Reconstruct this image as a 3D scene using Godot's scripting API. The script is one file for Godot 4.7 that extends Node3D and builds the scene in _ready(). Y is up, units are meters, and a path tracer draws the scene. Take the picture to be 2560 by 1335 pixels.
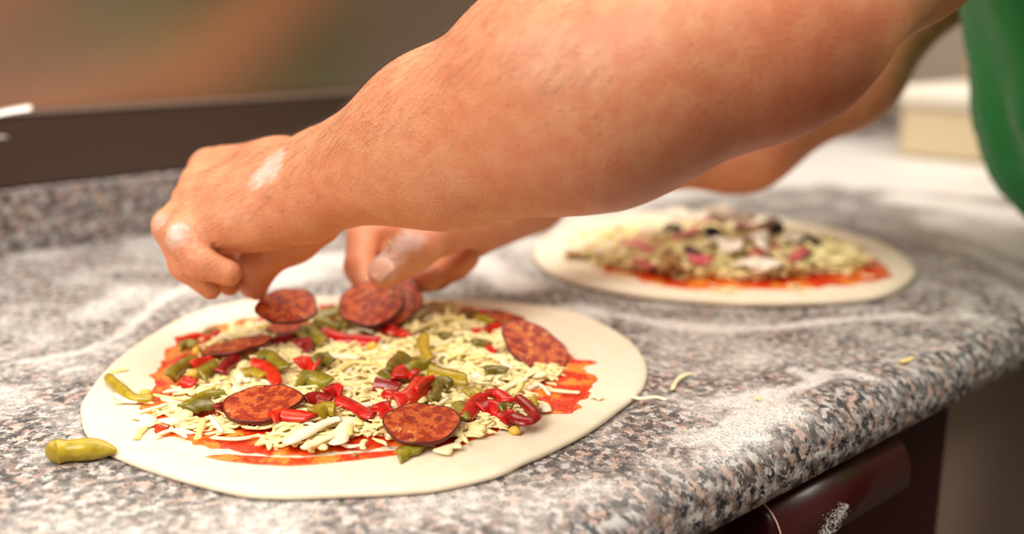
extends Node3D
# A pizza maker's hands laying salami on a pizza at a floured granite counter.

const TOP := 0.9                                     # height of the counter top
const FRONT := Vector3(0.13, 0.9, -0.517)            # a point on the counter's front edge
const TURN := 0.7436                                 # the counter's length runs this far round from x
var rng := RandomNumberGenerator.new()
var taken := {}
var M := {}

func _ready():
	rng.seed = 7
	view_and_light()
	make_materials()
	build_room()
	build_counter()
	build_background()
	build_pizza_front()
	build_pizza_rear()
	build_person()

# ---------------------------------------------------------------- camera, light
func view_and_light():
	var cam := Camera3D.new()
	cam.name = "camera"
	add_child(cam)
	cam.position = Vector3(0, 1.126, 0)
	cam.rotation.x = -0.23944
	cam.fov = 28.27
	cam.near = 0.02
	cam.far = 20.0
	var lens := CameraAttributesPhysical.new()
	lens.frustum_focal_length = 37.3
	lens.frustum_focus_distance = 0.575
	lens.exposure_aperture = 2.8
	cam.attributes = lens
	cam.fov = 28.27
	cam.current = true
	var w := WorldEnvironment.new()
	w.name = "environment"
	var e := Environment.new()
	e.background_mode = Environment.BG_COLOR
	e.background_color = Color(0.02, 0.02, 0.02)
	e.tonemap_mode = Environment.TONE_MAPPER_LINEAR
	e.tonemap_exposure = 0.87
	e.sdfgi_enabled = true
	e.ssao_enabled = true
	e.ssil_enabled = true
	w.environment = e
	add_child(w)
	# the window band high in the left wall and the lamps over the counter are built with the room
	area_light("daylight", at_counter(0.55, 2.46, -0.08), at_counter(0.53, 0.9, -0.12), Vector2(2.0, 1.2), Color(1.0, 0.98, 0.955), 3.0)
	area_light("side_daylight", at_counter(-1.62, 2.28, 0.05), at_counter(0.0, 0.9, -0.36), Vector2(1.4, 1.0), Color(1.0, 0.975, 0.94), 4.2)
	area_light("room_lamp", at_counter(0.9, 2.62, 0.9), at_counter(0.9, 0.0, 0.9), Vector2(0.9, 0.9), Color(1.0, 0.97, 0.93), 2.6)

func area_light(called, where: Vector3, target: Vector3, size: Vector2, tint: Color, energy: float):
	var l := AreaLight3D.new()
	l.name = called
	add_child(l)
	var up := Vector3.UP if absf((target - where).normalized().y) < 0.99 else Vector3(0, 0, 1)
	l.look_at_from_position(where, target, up)
	l.area_size = size
	l.light_color = tint
	l.light_energy = energy
	l.area_range = 9.0
	l.area_attenuation = 2.0
	l.shadow_enabled = true

# ---------------------------------------------------------------- helpers
func at_counter(u: float, y: float, v: float) -> Vector3:
	var b := Basis(Vector3.UP, TURN)
	return Vector3(FRONT.x, 0, FRONT.z) + b * Vector3(u, y, v)

func numbered(called: String) -> String:
	var n: int = taken.get(called, 0)
	taken[called] = n + 1
	return called if n == 0 else "%s_%03d" % [called, n]

func tag(o: Node, label: String, category: String, group := "", kind := ""):
	o.set_meta("label", label)
	o.set_meta("category", category)
	if group: o.set_meta("group", group)
	if kind: o.set_meta("kind", kind)

func thing(called: String, where: Vector3, label: String, category: String, group := "", turn := 0.0) -> Node3D:
	var o := Node3D.new()
	o.name = numbered(called)
	add_child(o)
	o.position = where
	o.rotation.y = turn
	tag(o, label, category, group)
	return o

func part(called: String, mesh: Mesh, mat: Material, parent: Node) -> MeshInstance3D:
	var o := MeshInstance3D.new()
	o.name = called
	o.mesh = mesh
	o.material_override = mat
	parent.add_child(o, true)
	return o

func setting(called: String, mesh: Mesh, mat: Material, where := Vector3.ZERO, turn := 0.0) -> MeshInstance3D:
	var o := MeshInstance3D.new()
	o.name = called
	o.mesh = mesh
	o.material_override = mat
	add_child(o, true)
	o.position = where
	o.rotation.y = turn
	o.set_meta("kind", "structure")
	return o

func commit(verts: PackedVector3Array, idx: PackedInt32Array, uv := PackedVector2Array(), smooth := true, uv2 := PackedVector2Array(), cols := PackedColorArray()) -> ArrayMesh:
	var st := SurfaceTool.new()
	st.begin(Mesh.PRIMITIVE_TRIANGLES)
	if smooth: st.set_smooth_group(0)
	else: st.set_smooth_group(-1)
	for i in verts.size():
		if uv.size(): st.set_uv(uv[i])
		if uv2.size(): st.set_uv2(uv2[i])
		if cols.size(): st.set_color(cols[i])
		if not smooth: st.set_smooth_group(-1)
		st.add_vertex(verts[i])
	for i in idx: st.add_index(i)
	st.generate_normals()
	return st.commit()

# a box with chamfered edges, centred on its base
func bevel_box(size: Vector3, c := 0.004, at := Vector3.ZERO) -> ArrayMesh:
	var st := SurfaceTool.new()
	st.begin(Mesh.PRIMITIVE_TRIANGLES)
	st.set_smooth_group(-1)
	var h := size / 2.0
	var sg := [-1.0, 1.0]
	var quad := func(a: Vector3, b: Vector3, cc: Vector3, d: Vector3):
		var n := (b - a).cross(cc - a)
		var mid := (a + b + cc + d) / 4.0
		var order := [a, b, cc, a, cc, d] if n.dot(mid) < 0.0 else [a, cc, b, a, d, cc]
		for p in order: st.add_vertex(p + at + Vector3(0, h.y, 0))
	for ax in 3:
		var b1 := (ax + 1) % 3
		var b2 := (ax + 2) % 3
		for s in sg:
			var q := []
			for k in [[-1, -1], [1, -1], [1, 1], [-1, 1]]:
				var p := Vector3.ZERO
				p[ax] = s * h[ax]
				p[b1] = k[0] * (h[b1] - c)
				p[b2] = k[1] * (h[b2] - c)
				q.append(p)
			quad.call(q[0], q[1], q[2], q[3])
			for s2 in sg:                              # edges between the faces across ax and b1
				var e := []
				for s3 in sg:
					var p1 := Vector3.ZERO
					p1[ax] = s * h[ax]; p1[b1] = s2 * (h[b1] - c); p1[b2] = s3 * (h[b2] - c)
					var p2 := Vector3.ZERO
					p2[ax] = s * (h[ax] - c); p2[b1] = s2 * h[b1]; p2[b2] = s3 * (h[b2] - c)
					e.append([p1, p2])
				quad.call(e[0][0], e[0][1], e[1][1], e[1][0])
	for sx in sg:
		for sy in sg:
			for sz in sg:
				var a := Vector3(sx * h.x, sy * (h.y - c), sz * (h.z - c))
				var b := Vector3(sx * (h.x - c), sy * h.y, sz * (h.z - c))
				var d := Vector3(sx * (h.x - c), sy * (h.y - c), sz * h.z)
				var n := (b - a).cross(d - a)
				var order := [a, b, d] if n.dot(a) < 0.0 else [a, d, b]
				for p in order: st.add_vertex(p + at + Vector3(0, h.y, 0))
	st.generate_normals()
	return st.commit()

# a profile (x = across, y = up) drawn out along z; open or closed
func extrude(profile: PackedVector2Array, along: PackedVector3Array, side: Vector3, up: Vector3, with_uv2 := Rect2()) -> ArrayMesh:
	var v := PackedVector3Array()
	var uv2 := PackedVector2Array()
	var idx := PackedInt32Array()
	var n := profile.size()
	for i in along.size():
		for j in n:
			v.append(along[i] + side * profile[j].x + up * profile[j].y)
			uv2.append(Vector2(with_uv2.position.x + float(i) / (along.size() - 1) * with_uv2.size.x, (profile[j].x - with_uv2.position.y) / maxf(with_uv2.size.y, 1e-6)))
	for i in along.size() - 1:
		for j in n:
			var a := i * n + j
			var b := i * n + (j + 1) % n
			idx.append_array([a, a + n, b, b, a + n, b + n])
	for e in [0, along.size() - 1]:
		var c := v.size()
		var mid := Vector3.ZERO
		for j in n: mid += v[e * n + j]
		v.append(mid / n); uv2.append(Vector2(0, 0))
		for j in n:
			v.append(v[e * n + j]); uv2.append(uv2[e * n + j])
		for j in n:
			var p := c + 1 + j
			var q := c + 1 + (j + 1) % n
			idx.append_array([c, p, q] if e == 0 else [c, q, p])
	return commit(v, idx, uv2, true, uv2)

func spline(pts: Array, count: int) -> PackedVector3Array:
	var out := PackedVector3Array()
	var n := pts.size()
	for i in count:
		var t := float(i) / (count - 1) * (n - 1)
		var k := mini(int(t), n - 2)
		var p0: Vector3 = pts[maxi(k - 1, 0)]
		var p1: Vector3 = pts[k]
		var p2: Vector3 = pts[k + 1]
		var p3: Vector3 = pts[mini(k + 2, n - 1)]
		out.append(p1.cubic_interpolate(p2, p0, p3, t - k))
	return out

func closed_spline(pts: Array, count: int) -> PackedVector3Array:
	var out := PackedVector3Array()
	var n := pts.size()
	for i in count:
		var t := float(i) / count * n
		var k := int(t) % n
		var p0: Vector3 = pts[(k - 1 + n) % n]
		var p1: Vector3 = pts[k]
		var p2: Vector3 = pts[(k + 1) % n]
		var p3: Vector3 = pts[(k + 2) % n]
		out.append(p1.cubic_interpolate(p2, p0, p3, t - int(t)))
	return out

# a limp strip: flattened cross-section (width, thickness, curl of the skin) swept along a path; local to origin
func strip(path: PackedVector3Array, width: float, thick: float, curl := 0.0, wobble := 0.15, blunt := 0.55, roll := 0.0, seed_at := 1) -> ArrayMesh:
	var r := RandomNumberGenerator.new()
	r.seed = seed_at * 977 + 13
	var v := PackedVector3Array()
	var uv := PackedVector2Array()
	var idx := PackedInt32Array()
	var n := path.size()
	var across := 4
	var ring := 2 * (across + 1)
	var ph1 := r.randf() * TAU
	var ph2 := r.randf() * TAU
	var taper := r.randf_range(0.65, 1.1)
	var skew := r.randf_range(-0.4, 0.4) if blunt >= 0.85 else 0.0
	curl *= r.randf_range(0.3, 1.3)
	for i in n:
		var t := float(i) / (n - 1)
		var dir := (path[mini(i + 1, n - 1)] - path[maxi(i - 1, 0)]).normalized()
		var side := dir.cross(Vector3.UP)
		if side.length() < 0.05: side = Vector3.RIGHT
		side = side.normalized().rotated(dir, roll * (1.0 if dir.x >= 0.0 else -1.0) + 0.35 * sin(ph1 + t * 4.0) * wobble * 3.0)
		var up := side.cross(dir).normalized()
		var ends := sqrt(clampf(1.0 - pow(absf(t * 2.0 - 1.0), 6.0), 0.0, 1.0))
		if blunt >= 0.85: ends = 1.0 if i > 0 and i < n - 1 else 0.9
		else: ends = lerpf(blunt, 1.0, ends) if i > 0 and i < n - 1 else blunt * 0.45
		ends *= lerpf(1.0, taper, t)
		var w := width * ends * (1.0 + wobble * sin(ph2 + t * 9.0) + wobble * 0.7 * (r.randf() - 0.5))
		var th := thick * (ends if i > 0 and i < n - 1 else (0.85 if blunt >= 0.85 else 0.5))
		for j in across + 1:
			var s := float(j) / across * 2.0 - 1.0
			var edge := sqrt(maxf(0.0, 1.0 - pow(absf(s), 8.0)))
			v.append(path[i] + dir * (s * w * skew) + side * (s * w / 2.0) + up * (th / 2.0 * (0.35 + 0.65 * edge) + curl * (1.0 - s * s)))
			uv.append(Vector2(t, s))
		for j in across + 1:
			var s := 1.0 - float(j) / across * 2.0
			var edge := sqrt(maxf(0.0, 1.0 - pow(absf(s), 8.0)))
			v.append(path[i] + dir * (s * w * skew) + side * (s * w / 2.0) + up * (-th / 2.0 * (0.35 + 0.65 * edge) + curl * (1.0 - s * s)))
			uv.append(Vector2(t, s))
	for i in n - 1:
		for j in ring:
			var a := i * ring + j
			var b := i * ring + (j + 1) % ring
			idx.append_array([a, a + ring, b, b, a + ring, b + ring])
	for e in [0, n - 1]:
		var c := v.size()
		var mid := Vector3.ZERO
		for j in ring: mid += v[e * ring + j]
		v.append(mid / ring); uv.append(Vector2(0, 0))
		for j in ring:
			var p: int = e * ring + j
			var q: int = e * ring + (j + 1) % ring
			idx.append_array([c, p, q] if e == 0 else [c, q, p])
	return commit(v, idx, uv)

# a rounded lump (a chunk of cheese, a clove of garlic), squashed by size
func lump(size: Vector3, rough: float, seed_at: int, rings := 7, segs := 10) -> ArrayMesh:
	var noise := FastNoiseLite.new()
	noise.seed = seed_at
	noise.frequency = 0.9
	var v := PackedVector3Array()
	var idx := PackedInt32Array()
	for i in rings + 1:
		var a := PI * i / rings
		for j in segs:
			var b := TAU * j / segs
			var d := Vector3(sin(a) * cos(b), cos(a), sin(a) * sin(b))
			var k := 1.0 + rough * noise.get_noise_3dv(d * 1.6)
			v.append(d * k * size / 2.0)
	for i in rings:
		for j in segs:
			var p := i * segs + j
			var q := i * segs + (j + 1) % segs
			idx.append_array([p, q, p + segs, q, q + segs, p + segs])
	return commit(v, idx)

# a tube of varying radius round a path
func tube(path: PackedVector3Array, radii: Array, sides := 10) -> ArrayMesh:
	var v := PackedVector3Array()
	var idx := PackedInt32Array()
	var n := path.size()
	var side := Vector3.ZERO
	for i in n:
		var dir := (path[mini(i + 1, n - 1)] - path[maxi(i - 1, 0)]).normalized()
		if side == Vector3.ZERO: side = dir.cross(Vector3.UP if absf(dir.y) < 0.9 else Vector3.RIGHT).normalized()
		side = (side - dir * side.dot(dir)).normalized()
		var up := side.cross(dir)
		var t := float(i) / (n - 1) * (radii.size() - 1)
		var k := mini(int(t), radii.size() - 2)
		var r := lerpf(radii[k], radii[k + 1], t - k)
		for j in sides:
			var a := TAU * j / sides
			v.append(path[i] + (side * cos(a) + up * sin(a)) * r)
	for i in n - 1:
		for j in sides:
			var a := i * sides + j
			var b := i * sides + (j + 1) % sides
			idx.append_array([a, b, a + sides, b, b + sides, a + sides])
	for e in [0, n - 1]:
		var c := v.size()
		v.append(path[e])
		for j in sides:
			var p: int = e * sides + j
			var q: int = e * sides + (j + 1) % sides
			idx.append_array([c, q, p] if e == 0 else [c, p, q])
	return commit(v, idx)

# ---------------------------------------------------------------- materials
func lin(r: float, g: float, b: float) -> Color:
	return Color(r, g, b).linear_to_srgb()

func plain(c: Color, rough := 0.6, sss := 0.0, coat := 0.0) -> StandardMaterial3D:
	var m := StandardMaterial3D.new()
	m.albedo_color = c
	m.roughness = rough
	if sss > 0.0:
		m.subsurf_scatter_enabled = true
		m.subsurf_scatter_strength = sss
	if coat > 0.0:
		m.clearcoat_enabled = true
		m.clearcoat = coat
		m.clearcoat_roughness = 0.18
	return m

func noise_bytes(size: int, frequency: float, kind: int, seed_at: int, octaves := 4, warp := 0.0, ret := FastNoiseLite.RETURN_CELL_VALUE, size_y := 0) -> PackedByteArray:
	var n := FastNoiseLite.new()
	n.noise_type = kind
	n.seed = seed_at
	n.frequency = frequency
	n.fractal_type = FastNoiseLite.FRACTAL_FBM if octaves > 1 else FastNoiseLite.FRACTAL_NONE
	n.fractal_octaves = octaves
	n.cellular_return_type = ret
	if warp > 0.0:
		n.domain_warp_enabled = true
		n.domain_warp_amplitude = warp
		n.domain_warp_frequency = frequency * 2.2
		n.domain_warp_fractal_octaves = 3
	var im := n.get_seamless_image(size, size_y if size_y else size, false, false, 0.12, true)
	im.convert(Image.FORMAT_L8)
	return im.get_data()

func ramp_image(size: int, pick: Callable) -> ImageTexture:
	var data := PackedByteArray()
	data.resize(size * size * 3)
	for i in size * size:
		var c: Color = pick.call(i)
		data[i * 3] = int(clampf(c.r, 0, 1) * 255.0)
		data[i * 3 + 1] = int(clampf(c.g, 0, 1) * 255.0)
		data[i * 3 + 2] = int(clampf(c.b, 0, 1) * 255.0)
	return ImageTexture.create_from_image(Image.create_from_data(size, size, false, Image.FORMAT_RGB8, data))

func grey_texture(size: int, bytes: PackedByteArray) -> ImageTexture:
	return ImageTexture.create_from_image(Image.create_from_data(size, size, false, Image.FORMAT_L8, bytes))

func triplanar(m: StandardMaterial3D, per_metre: float, world := true):
	m.uv1_triplanar = true
	m.uv1_world_triplanar = world
	m.uv1_scale = Vector3.ONE * per_metre

func make_materials():
	# granite: cells of white, grey, salmon, brown and black
	var S := 1024
	var tone := noise_bytes(S, 0.045, FastNoiseLite.TYPE_SIMPLEX_SMOOTH, 3, 4, 10.0)
	var blob := noise_bytes(S, 0.032, FastNoiseLite.TYPE_SIMPLEX_SMOOTH, 5, 3, 12.0)
	var brown := noise_bytes(S, 0.040, FastNoiseLite.TYPE_SIMPLEX_SMOOTH, 7, 3, 12.0)
	var dark := noise_bytes(S, 0.055, FastNoiseLite.TYPE_SIMPLEX_SMOOTH, 9, 5, 8.0)
	var fine := noise_bytes(S, 0.22, FastNoiseLite.TYPE_SIMPLEX_SMOOTH, 11, 3)
	var granite_tex := ramp_image(S, func(i):
		var col := Color(0.46, 0.45, 0.45).lerp(Color(0.76, 0.75, 0.73), smoothstep(98.0, 146.0, tone[i]))
		col = col.lerp(Color(0.75, 0.62, 0.56), 0.85 * smoothstep(140.0, 158.0, blob[i]))
		col = col.lerp(Color(0.42, 0.35, 0.32), 0.8 * smoothstep(142.0, 160.0, brown[i]))
		col = col.lerp(Color(0.11, 0.11, 0.135), smoothstep(114.0, 92.0, dark[i] + (fine[i] - 128) * 0.20))
		var f := (fine[i] - 128.0) / 128.0 * 0.12
		return Color(col.r + f, col.g + f, col.b + f))
	var g := StandardMaterial3D.new()
	g.albedo_texture = granite_tex
	g.roughness = 0.42
	triplanar(g, 2.15)
	g.uv1_triplanar_sharpness = 6.0
	M.granite = g
	M.granite_top = g.duplicate()
	# dough
	var d_n := noise_bytes(512, 0.02, FastNoiseLite.TYPE_SIMPLEX_SMOOTH, 21, 5)
	var d_f := noise_bytes(512, 0.2, FastNoiseLite.TYPE_SIMPLEX_SMOOTH, 22, 3)
	var d := plain(Color.WHITE, 0.75, 0.12)
	d.albedo_texture = ramp_image(512, func(i):
		var k := (d_n[i] - 128.0) / 128.0
		return Color(0.945 + 0.015 * k, 0.885 + 0.02 * k, 0.785 + 0.035 * k))
	d.heightmap_enabled = true
	d.heightmap_texture = grey_texture(512, d_f)
	d.heightmap_scale = 0.03
	triplanar(d, 6.0)
	M.dough = d
	# tomato sauce: red where thick, orange where it is smeared thin
	var s_n := noise_bytes(512, 0.012, FastNoiseLite.TYPE_SIMPLEX_SMOOTH, 31, 5)
	var s_f := noise_bytes(512, 0.09, FastNoiseLite.TYPE_SIMPLEX_SMOOTH, 32, 3)
	var s := plain(Color.WHITE, 0.32, 0.05)
	s.albedo_texture = ramp_image(512, func(i):
		var k := clampf((s_n[i] * 0.75 + s_f[i] * 0.25 - 92.0) / 70.0, 0.0, 1.0)
		return Color(0.96, 0.58, 0.20).lerp(Color(0.86, 0.19, 0.05), smoothstep(0.02, 0.7, k)))
	s.heightmap_enabled = true
	s.heightmap_texture = grey_texture(512, s_f)
	s.heightmap_scale = 0.06
	triplanar(s, 6.0)
	M.sauce = s
	# salami: brick red meat with fat flecks
	var p_n := noise_bytes(512, 0.033, FastNoiseLite.TYPE_CELLULAR, 41, 1, 9.0)
	var p_b := noise_bytes(512, 0.016, FastNoiseLite.TYPE_SIMPLEX_SMOOTH, 42, 2)
	var p_f := noise_bytes(512, 0.06, FastNoiseLite.TYPE_SIMPLEX_SMOOTH, 43, 3)
	var pm := plain(Color.WHITE, 0.42, 0.05)
	pm.albedo_texture = ramp_image(512, func(i):
		var col := Color(0.90, 0.44, 0.20).lerp(Color(0.71, 0.23, 0.09), smoothstep(90.0, 165.0, p_b[i]))
		if p_n[i] > 228: col = col.lerp(Color(0.95, 0.66, 0.38), smoothstep(90.0, 140.0, p_f[i]))
		elif p_n[i] > 205: col = col.lerp(Color(0.88, 0.46, 0.20), 0.7)
		elif p_n[i] < 22: col = col.lerp(Color(0.48, 0.10, 0.08), 0.5)
		var f := (p_f[i] - 128.0) / 128.0 * 0.09
		return Color(col.r + f, col.g + f * 0.7, col.b + f * 0.5))
	pm.heightmap_enabled = true
	pm.heightmap_texture = grey_texture(512, p_f)
	pm.heightmap_scale = 0.04
	pm.backlight_enabled = true
	pm.backlight = Color(0.72, 0.55, 0.45)
	pm.uv1_scale = Vector3(0.62, 0.62, 1)
	M.salami = pm
	M.casing = plain(Color(0.36, 0.07, 0.035), 0.35)
	M.cheese = []
	for c in [Color(1.0, 0.95, 0.76), Color(1.0, 0.955, 0.82), Color(1.0, 0.91, 0.59), Color(1.0, 0.95, 0.85), Color(1.0, 0.935, 0.69)]:
		var ch := plain(c, 0.45, 0.05)
		M.cheese.append(ch)
	M.cheese_bed = M.cheese[4]
	var mottled := func(a: Color, b: Color, seed_at: int, rough: float) -> StandardMaterial3D:
		var n1 := noise_bytes(256, 0.03, FastNoiseLite.TYPE_SIMPLEX_SMOOTH, seed_at, 4)
		var m := plain(Color.WHITE, rough, 0.06, 0.35)
		m.albedo_texture = ramp_image(256, func(i): return a.lerp(b, smoothstep(0.3, 0.7, n1[i] / 255.0)))
		m.backlight_enabled = true
		m.backlight = Color(0.45, 0.45, 0.45)
		triplanar(m, 14.0)
		return m
	M.red_pepper = [mottled.call(Color(0.88, 0.09, 0.04), Color(0.72, 0.03, 0.03), 51, 0.3), mottled.call(Color(0.94, 0.24, 0.06), Color(0.84, 0.09, 0.04), 52, 0.32), mottled.call(Color(0.66, 0.04, 0.05), Color(0.50, 0.02, 0.04), 53, 0.28)]
	M.green_pepper = [mottled.call(Color(0.66, 0.60, 0.15), Color(0.52, 0.49, 0.11), 54, 0.3), mottled.call(Color(0.78, 0.68, 0.15), Color(0.66, 0.57, 0.11), 55, 0.3), mottled.call(Color(0.54, 0.49, 0.14), Color(0.40, 0.37, 0.10), 56, 0.28)]
	M.yellow_bit = plain(Color(0.93, 0.74, 0.30), 0.4, 0.15)
	M.ham = plain(Color(0.96, 0.62, 0.60), 0.45, 0.1)
	M.ham_dark = plain(Color(0.80, 0.36, 0.38), 0.45, 0.1)
	M.mushroom = plain(Color(0.97, 0.91, 0.83), 0.6, 0.1)
	M.mushroom_brown = plain(Color(0.66, 0.48, 0.28), 0.55)
	M.olive = plain(Color(0.055, 0.045, 0.06), 0.25)
	# skin: mottled pink and tan with fine pores
	var k_n := noise_bytes(512, 0.012, FastNoiseLite.TYPE_SIMPLEX_SMOOTH, 61, 5)
	var k_f := noise_bytes(512, 0.07, FastNoiseLite.TYPE_SIMPLEX_SMOOTH, 62, 3)
	var k_p := noise_bytes(512, 0.16, FastNoiseLite.TYPE_CELLULAR, 63, 1, 3.0, FastNoiseLite.RETURN_DISTANCE)
	var skin := plain(Color.WHITE, 0.5, 0.10)
	skin.albedo_texture = ramp_image(512, func(i):
		var a := smoothstep(0.25, 0.75, k_n[i] / 255.0)
		var b := (k_f[i] - 128.0) / 128.0
		var col := Color(0.985, 0.985, 0.985).lerp(Color(0.955, 0.875, 0.86), a)
		if k_f[i] < 52: col = col.lerp(Color(0.74, 0.62, 0.58), 0.5)
		return Color(col.r + 0.03 * b, col.g + 0.04 * b, col.b + 0.04 * b))
	skin.vertex_color_use_as_albedo = true
	skin.heightmap_enabled = true
	skin.heightmap_texture = grey_texture(512, k_p)
	skin.heightmap_scale = 0.035
	triplanar(skin, 9.0)
	M.skin = skin
	M.ear = plain(Color(0.78, 0.50, 0.38), 0.5)
	M.lip = plain(Color(0.66, 0.36, 0.30), 0.5)
	M.nail = plain(Color(0.90, 0.70, 0.60), 0.35, 0.1)
	M.hair = plain(Color(0.24, 0.14, 0.08), 0.5)
	# shirt
	var t_f := noise_bytes(512, 0.22, FastNoiseLite.TYPE_SIMPLEX_SMOOTH, 71, 2)
	var t_n := noise_bytes(512, 0.02, FastNoiseLite.TYPE_SIMPLEX_SMOOTH, 72, 4)
	var t := plain(Color.WHITE, 0.9)
	t.albedo_texture = ramp_image(512, func(i):
		var a := (t_f[i] - 128.0) / 128.0 * 0.035 + (t_n[i] - 128.0) / 128.0 * 0.03
		return Color(0.13 + a * 0.6, 0.50 + a, 0.24 + a * 0.7))
	t.heightmap_enabled = true
	t.heightmap_texture = grey_texture(512, t_f)
	t.heightmap_scale = 0.05
	t.rim_enabled = true
	t.rim = 0.4
	t.rim_tint = 0.6
	triplanar(t, 7.0)
	M.shirt = t
	M.trousers = plain(Color(0.13, 0.13, 0.16), 0.9)
	M.shoe = plain(Color(0.07, 0.07, 0.07), 0.5)
	# steel splashback, brushed along its length
	var st := plain(Color(0.80, 0.75, 0.70), 0.24)
	st.metallic = 1.0
	M.steel = st
	M.steel_dark = plain(Color(0.36, 0.31, 0.28), 0.38)
	M.steel_dark.metallic = 0.85
	M.lip_steel = plain(Color(0.42, 0.35, 0.31), 0.55)
	M.lip_steel.metallic = 0.8
	M.bright_steel = plain(Color(0.9, 0.9, 0.89), 0.38)
	M.bright_steel.metallic = 1.0
	M.cream_plastic = plain(Color(0.80, 0.73, 0.60), 0.5)
	M.white_plastic = plain(Color(0.87, 0.84, 0.79), 0.5)
	M.pale_wood = plain(Color(0.74, 0.62, 0.46), 0.6)
	M.maroon = plain(Color(0.20, 0.02, 0.03), 0.4)
	M.red_lacquer = plain(Color(0.22, 0.01, 0.015), 0.35, 0.0, 0.2)
	M.worn_edge = plain(Color(0.80, 0.66, 0.62), 0.5)
	M.grey_panel = plain(Color(0.66, 0.58, 0.53), 0.6)
	M.appliance = plain(Color(0.60, 0.55, 0.50), 0.5)
	M.wall_paint = plain(Color(0.66, 0.60, 0.55), 0.8)
	M.ceiling_paint = plain(Color(0.85, 0.83, 0.80), 0.9)
	M.floor_tile = plain(Color(0.45, 0.41, 0.38), 0.6)
	var lamp := plain(Color.WHITE, 0.5)
	lamp.emission_enabled = true
	lamp.emission = Color(1.0, 0.96, 0.9)
	lamp.emission_energy_multiplier = 1.6
	M.lamp = lamp
	M.flour = plain(Color(0.95, 0.94, 0.92), 0.95)

# ---------------------------------------------------------------- the room
func room_box(called: String, u0: float, u1: float, y0: float, y1: float, v0: float, v1: float, mat: Material, c := 0.002) -> MeshInstance3D:
	return setting(called, bevel_box(Vector3(u1 - u0, y1 - y0, v1 - v0), c), mat, at_counter((u0 + u1) / 2, y0, (v0 + v1) / 2), TURN)

func build_room():
	room_box("floor", -2.4, 3.0, -0.1, 0.0, -0.9, 2.6, M.floor_tile)
	room_box("ceiling", -2.4, 3.0, 2.7, 2.8, -0.9, 2.6, M.ceiling_paint)
	room_box("wall_back", -2.4, 3.0, 0.0, 2.7, -0.9, -0.79, M.wall_paint)
	room_box("wall_left", -2.5, -2.4, 0.0, 2.7, -0.9, 2.6, M.wall_paint)
	room_box("wall_right", 3.0, 3.1, 0.0, 2.7, -0.9, 2.6, M.wall_paint)
	room_box("wall_front", -2.4, 3.0, 0.0, 2.7, 2.5, 2.6, M.wall_paint)
	# lamps
	var a := thing("panel_lamp", at_counter(0.55, 2.48, -0.08), "wide white panel lamp hung level over the worktop", "lamp")
	a.look_at_from_position(a.position, at_counter(0.53, 0.9, -0.12), Basis(Vector3.UP, TURN) * Vector3.BACK)
	part("housing", bevel_box(Vector3(2.06, 1.26, 0.03), 0.004, Vector3(0, -0.63, 0.03)), M.white_plastic, a)
	part("diffuser", bevel_box(Vector3(2.0, 1.2, 0.008), 0.002, Vector3(0, -0.60, 0.012)), M.lamp, a)
	var side := thing("panel_lamp", at_counter(-1.64, 2.30, 0.05), "tilted white panel lamp hung left of the worktop", "lamp")
	side.look_at_from_position(side.position, at_counter(0.0, 0.9, -0.36), Vector3.UP)
	part("housing", bevel_box(Vector3(1.46, 1.06, 0.03), 0.004, Vector3(0, -0.53, 0.03)), M.white_plastic, side)
	part("diffuser", bevel_box(Vector3(1.4, 1.0, 0.008), 0.002, Vector3(0, -0.50, 0.012)), M.lamp, side)
	var b := thing("ceiling_lamp", at_counter(0.9, 2.66, 0.9), "square white ceiling lamp over the aisle behind the cook", "lamp")
	part("housing", bevel_box(Vector3(0.96, 0.04, 0.96), 0.004), M.white_plastic, b)
	part("diffuser", bevel_box(Vector3(0.9, 0.008, 0.9), 0.002, Vector3(0, -0.008, 0)), M.lamp, b)

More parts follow.
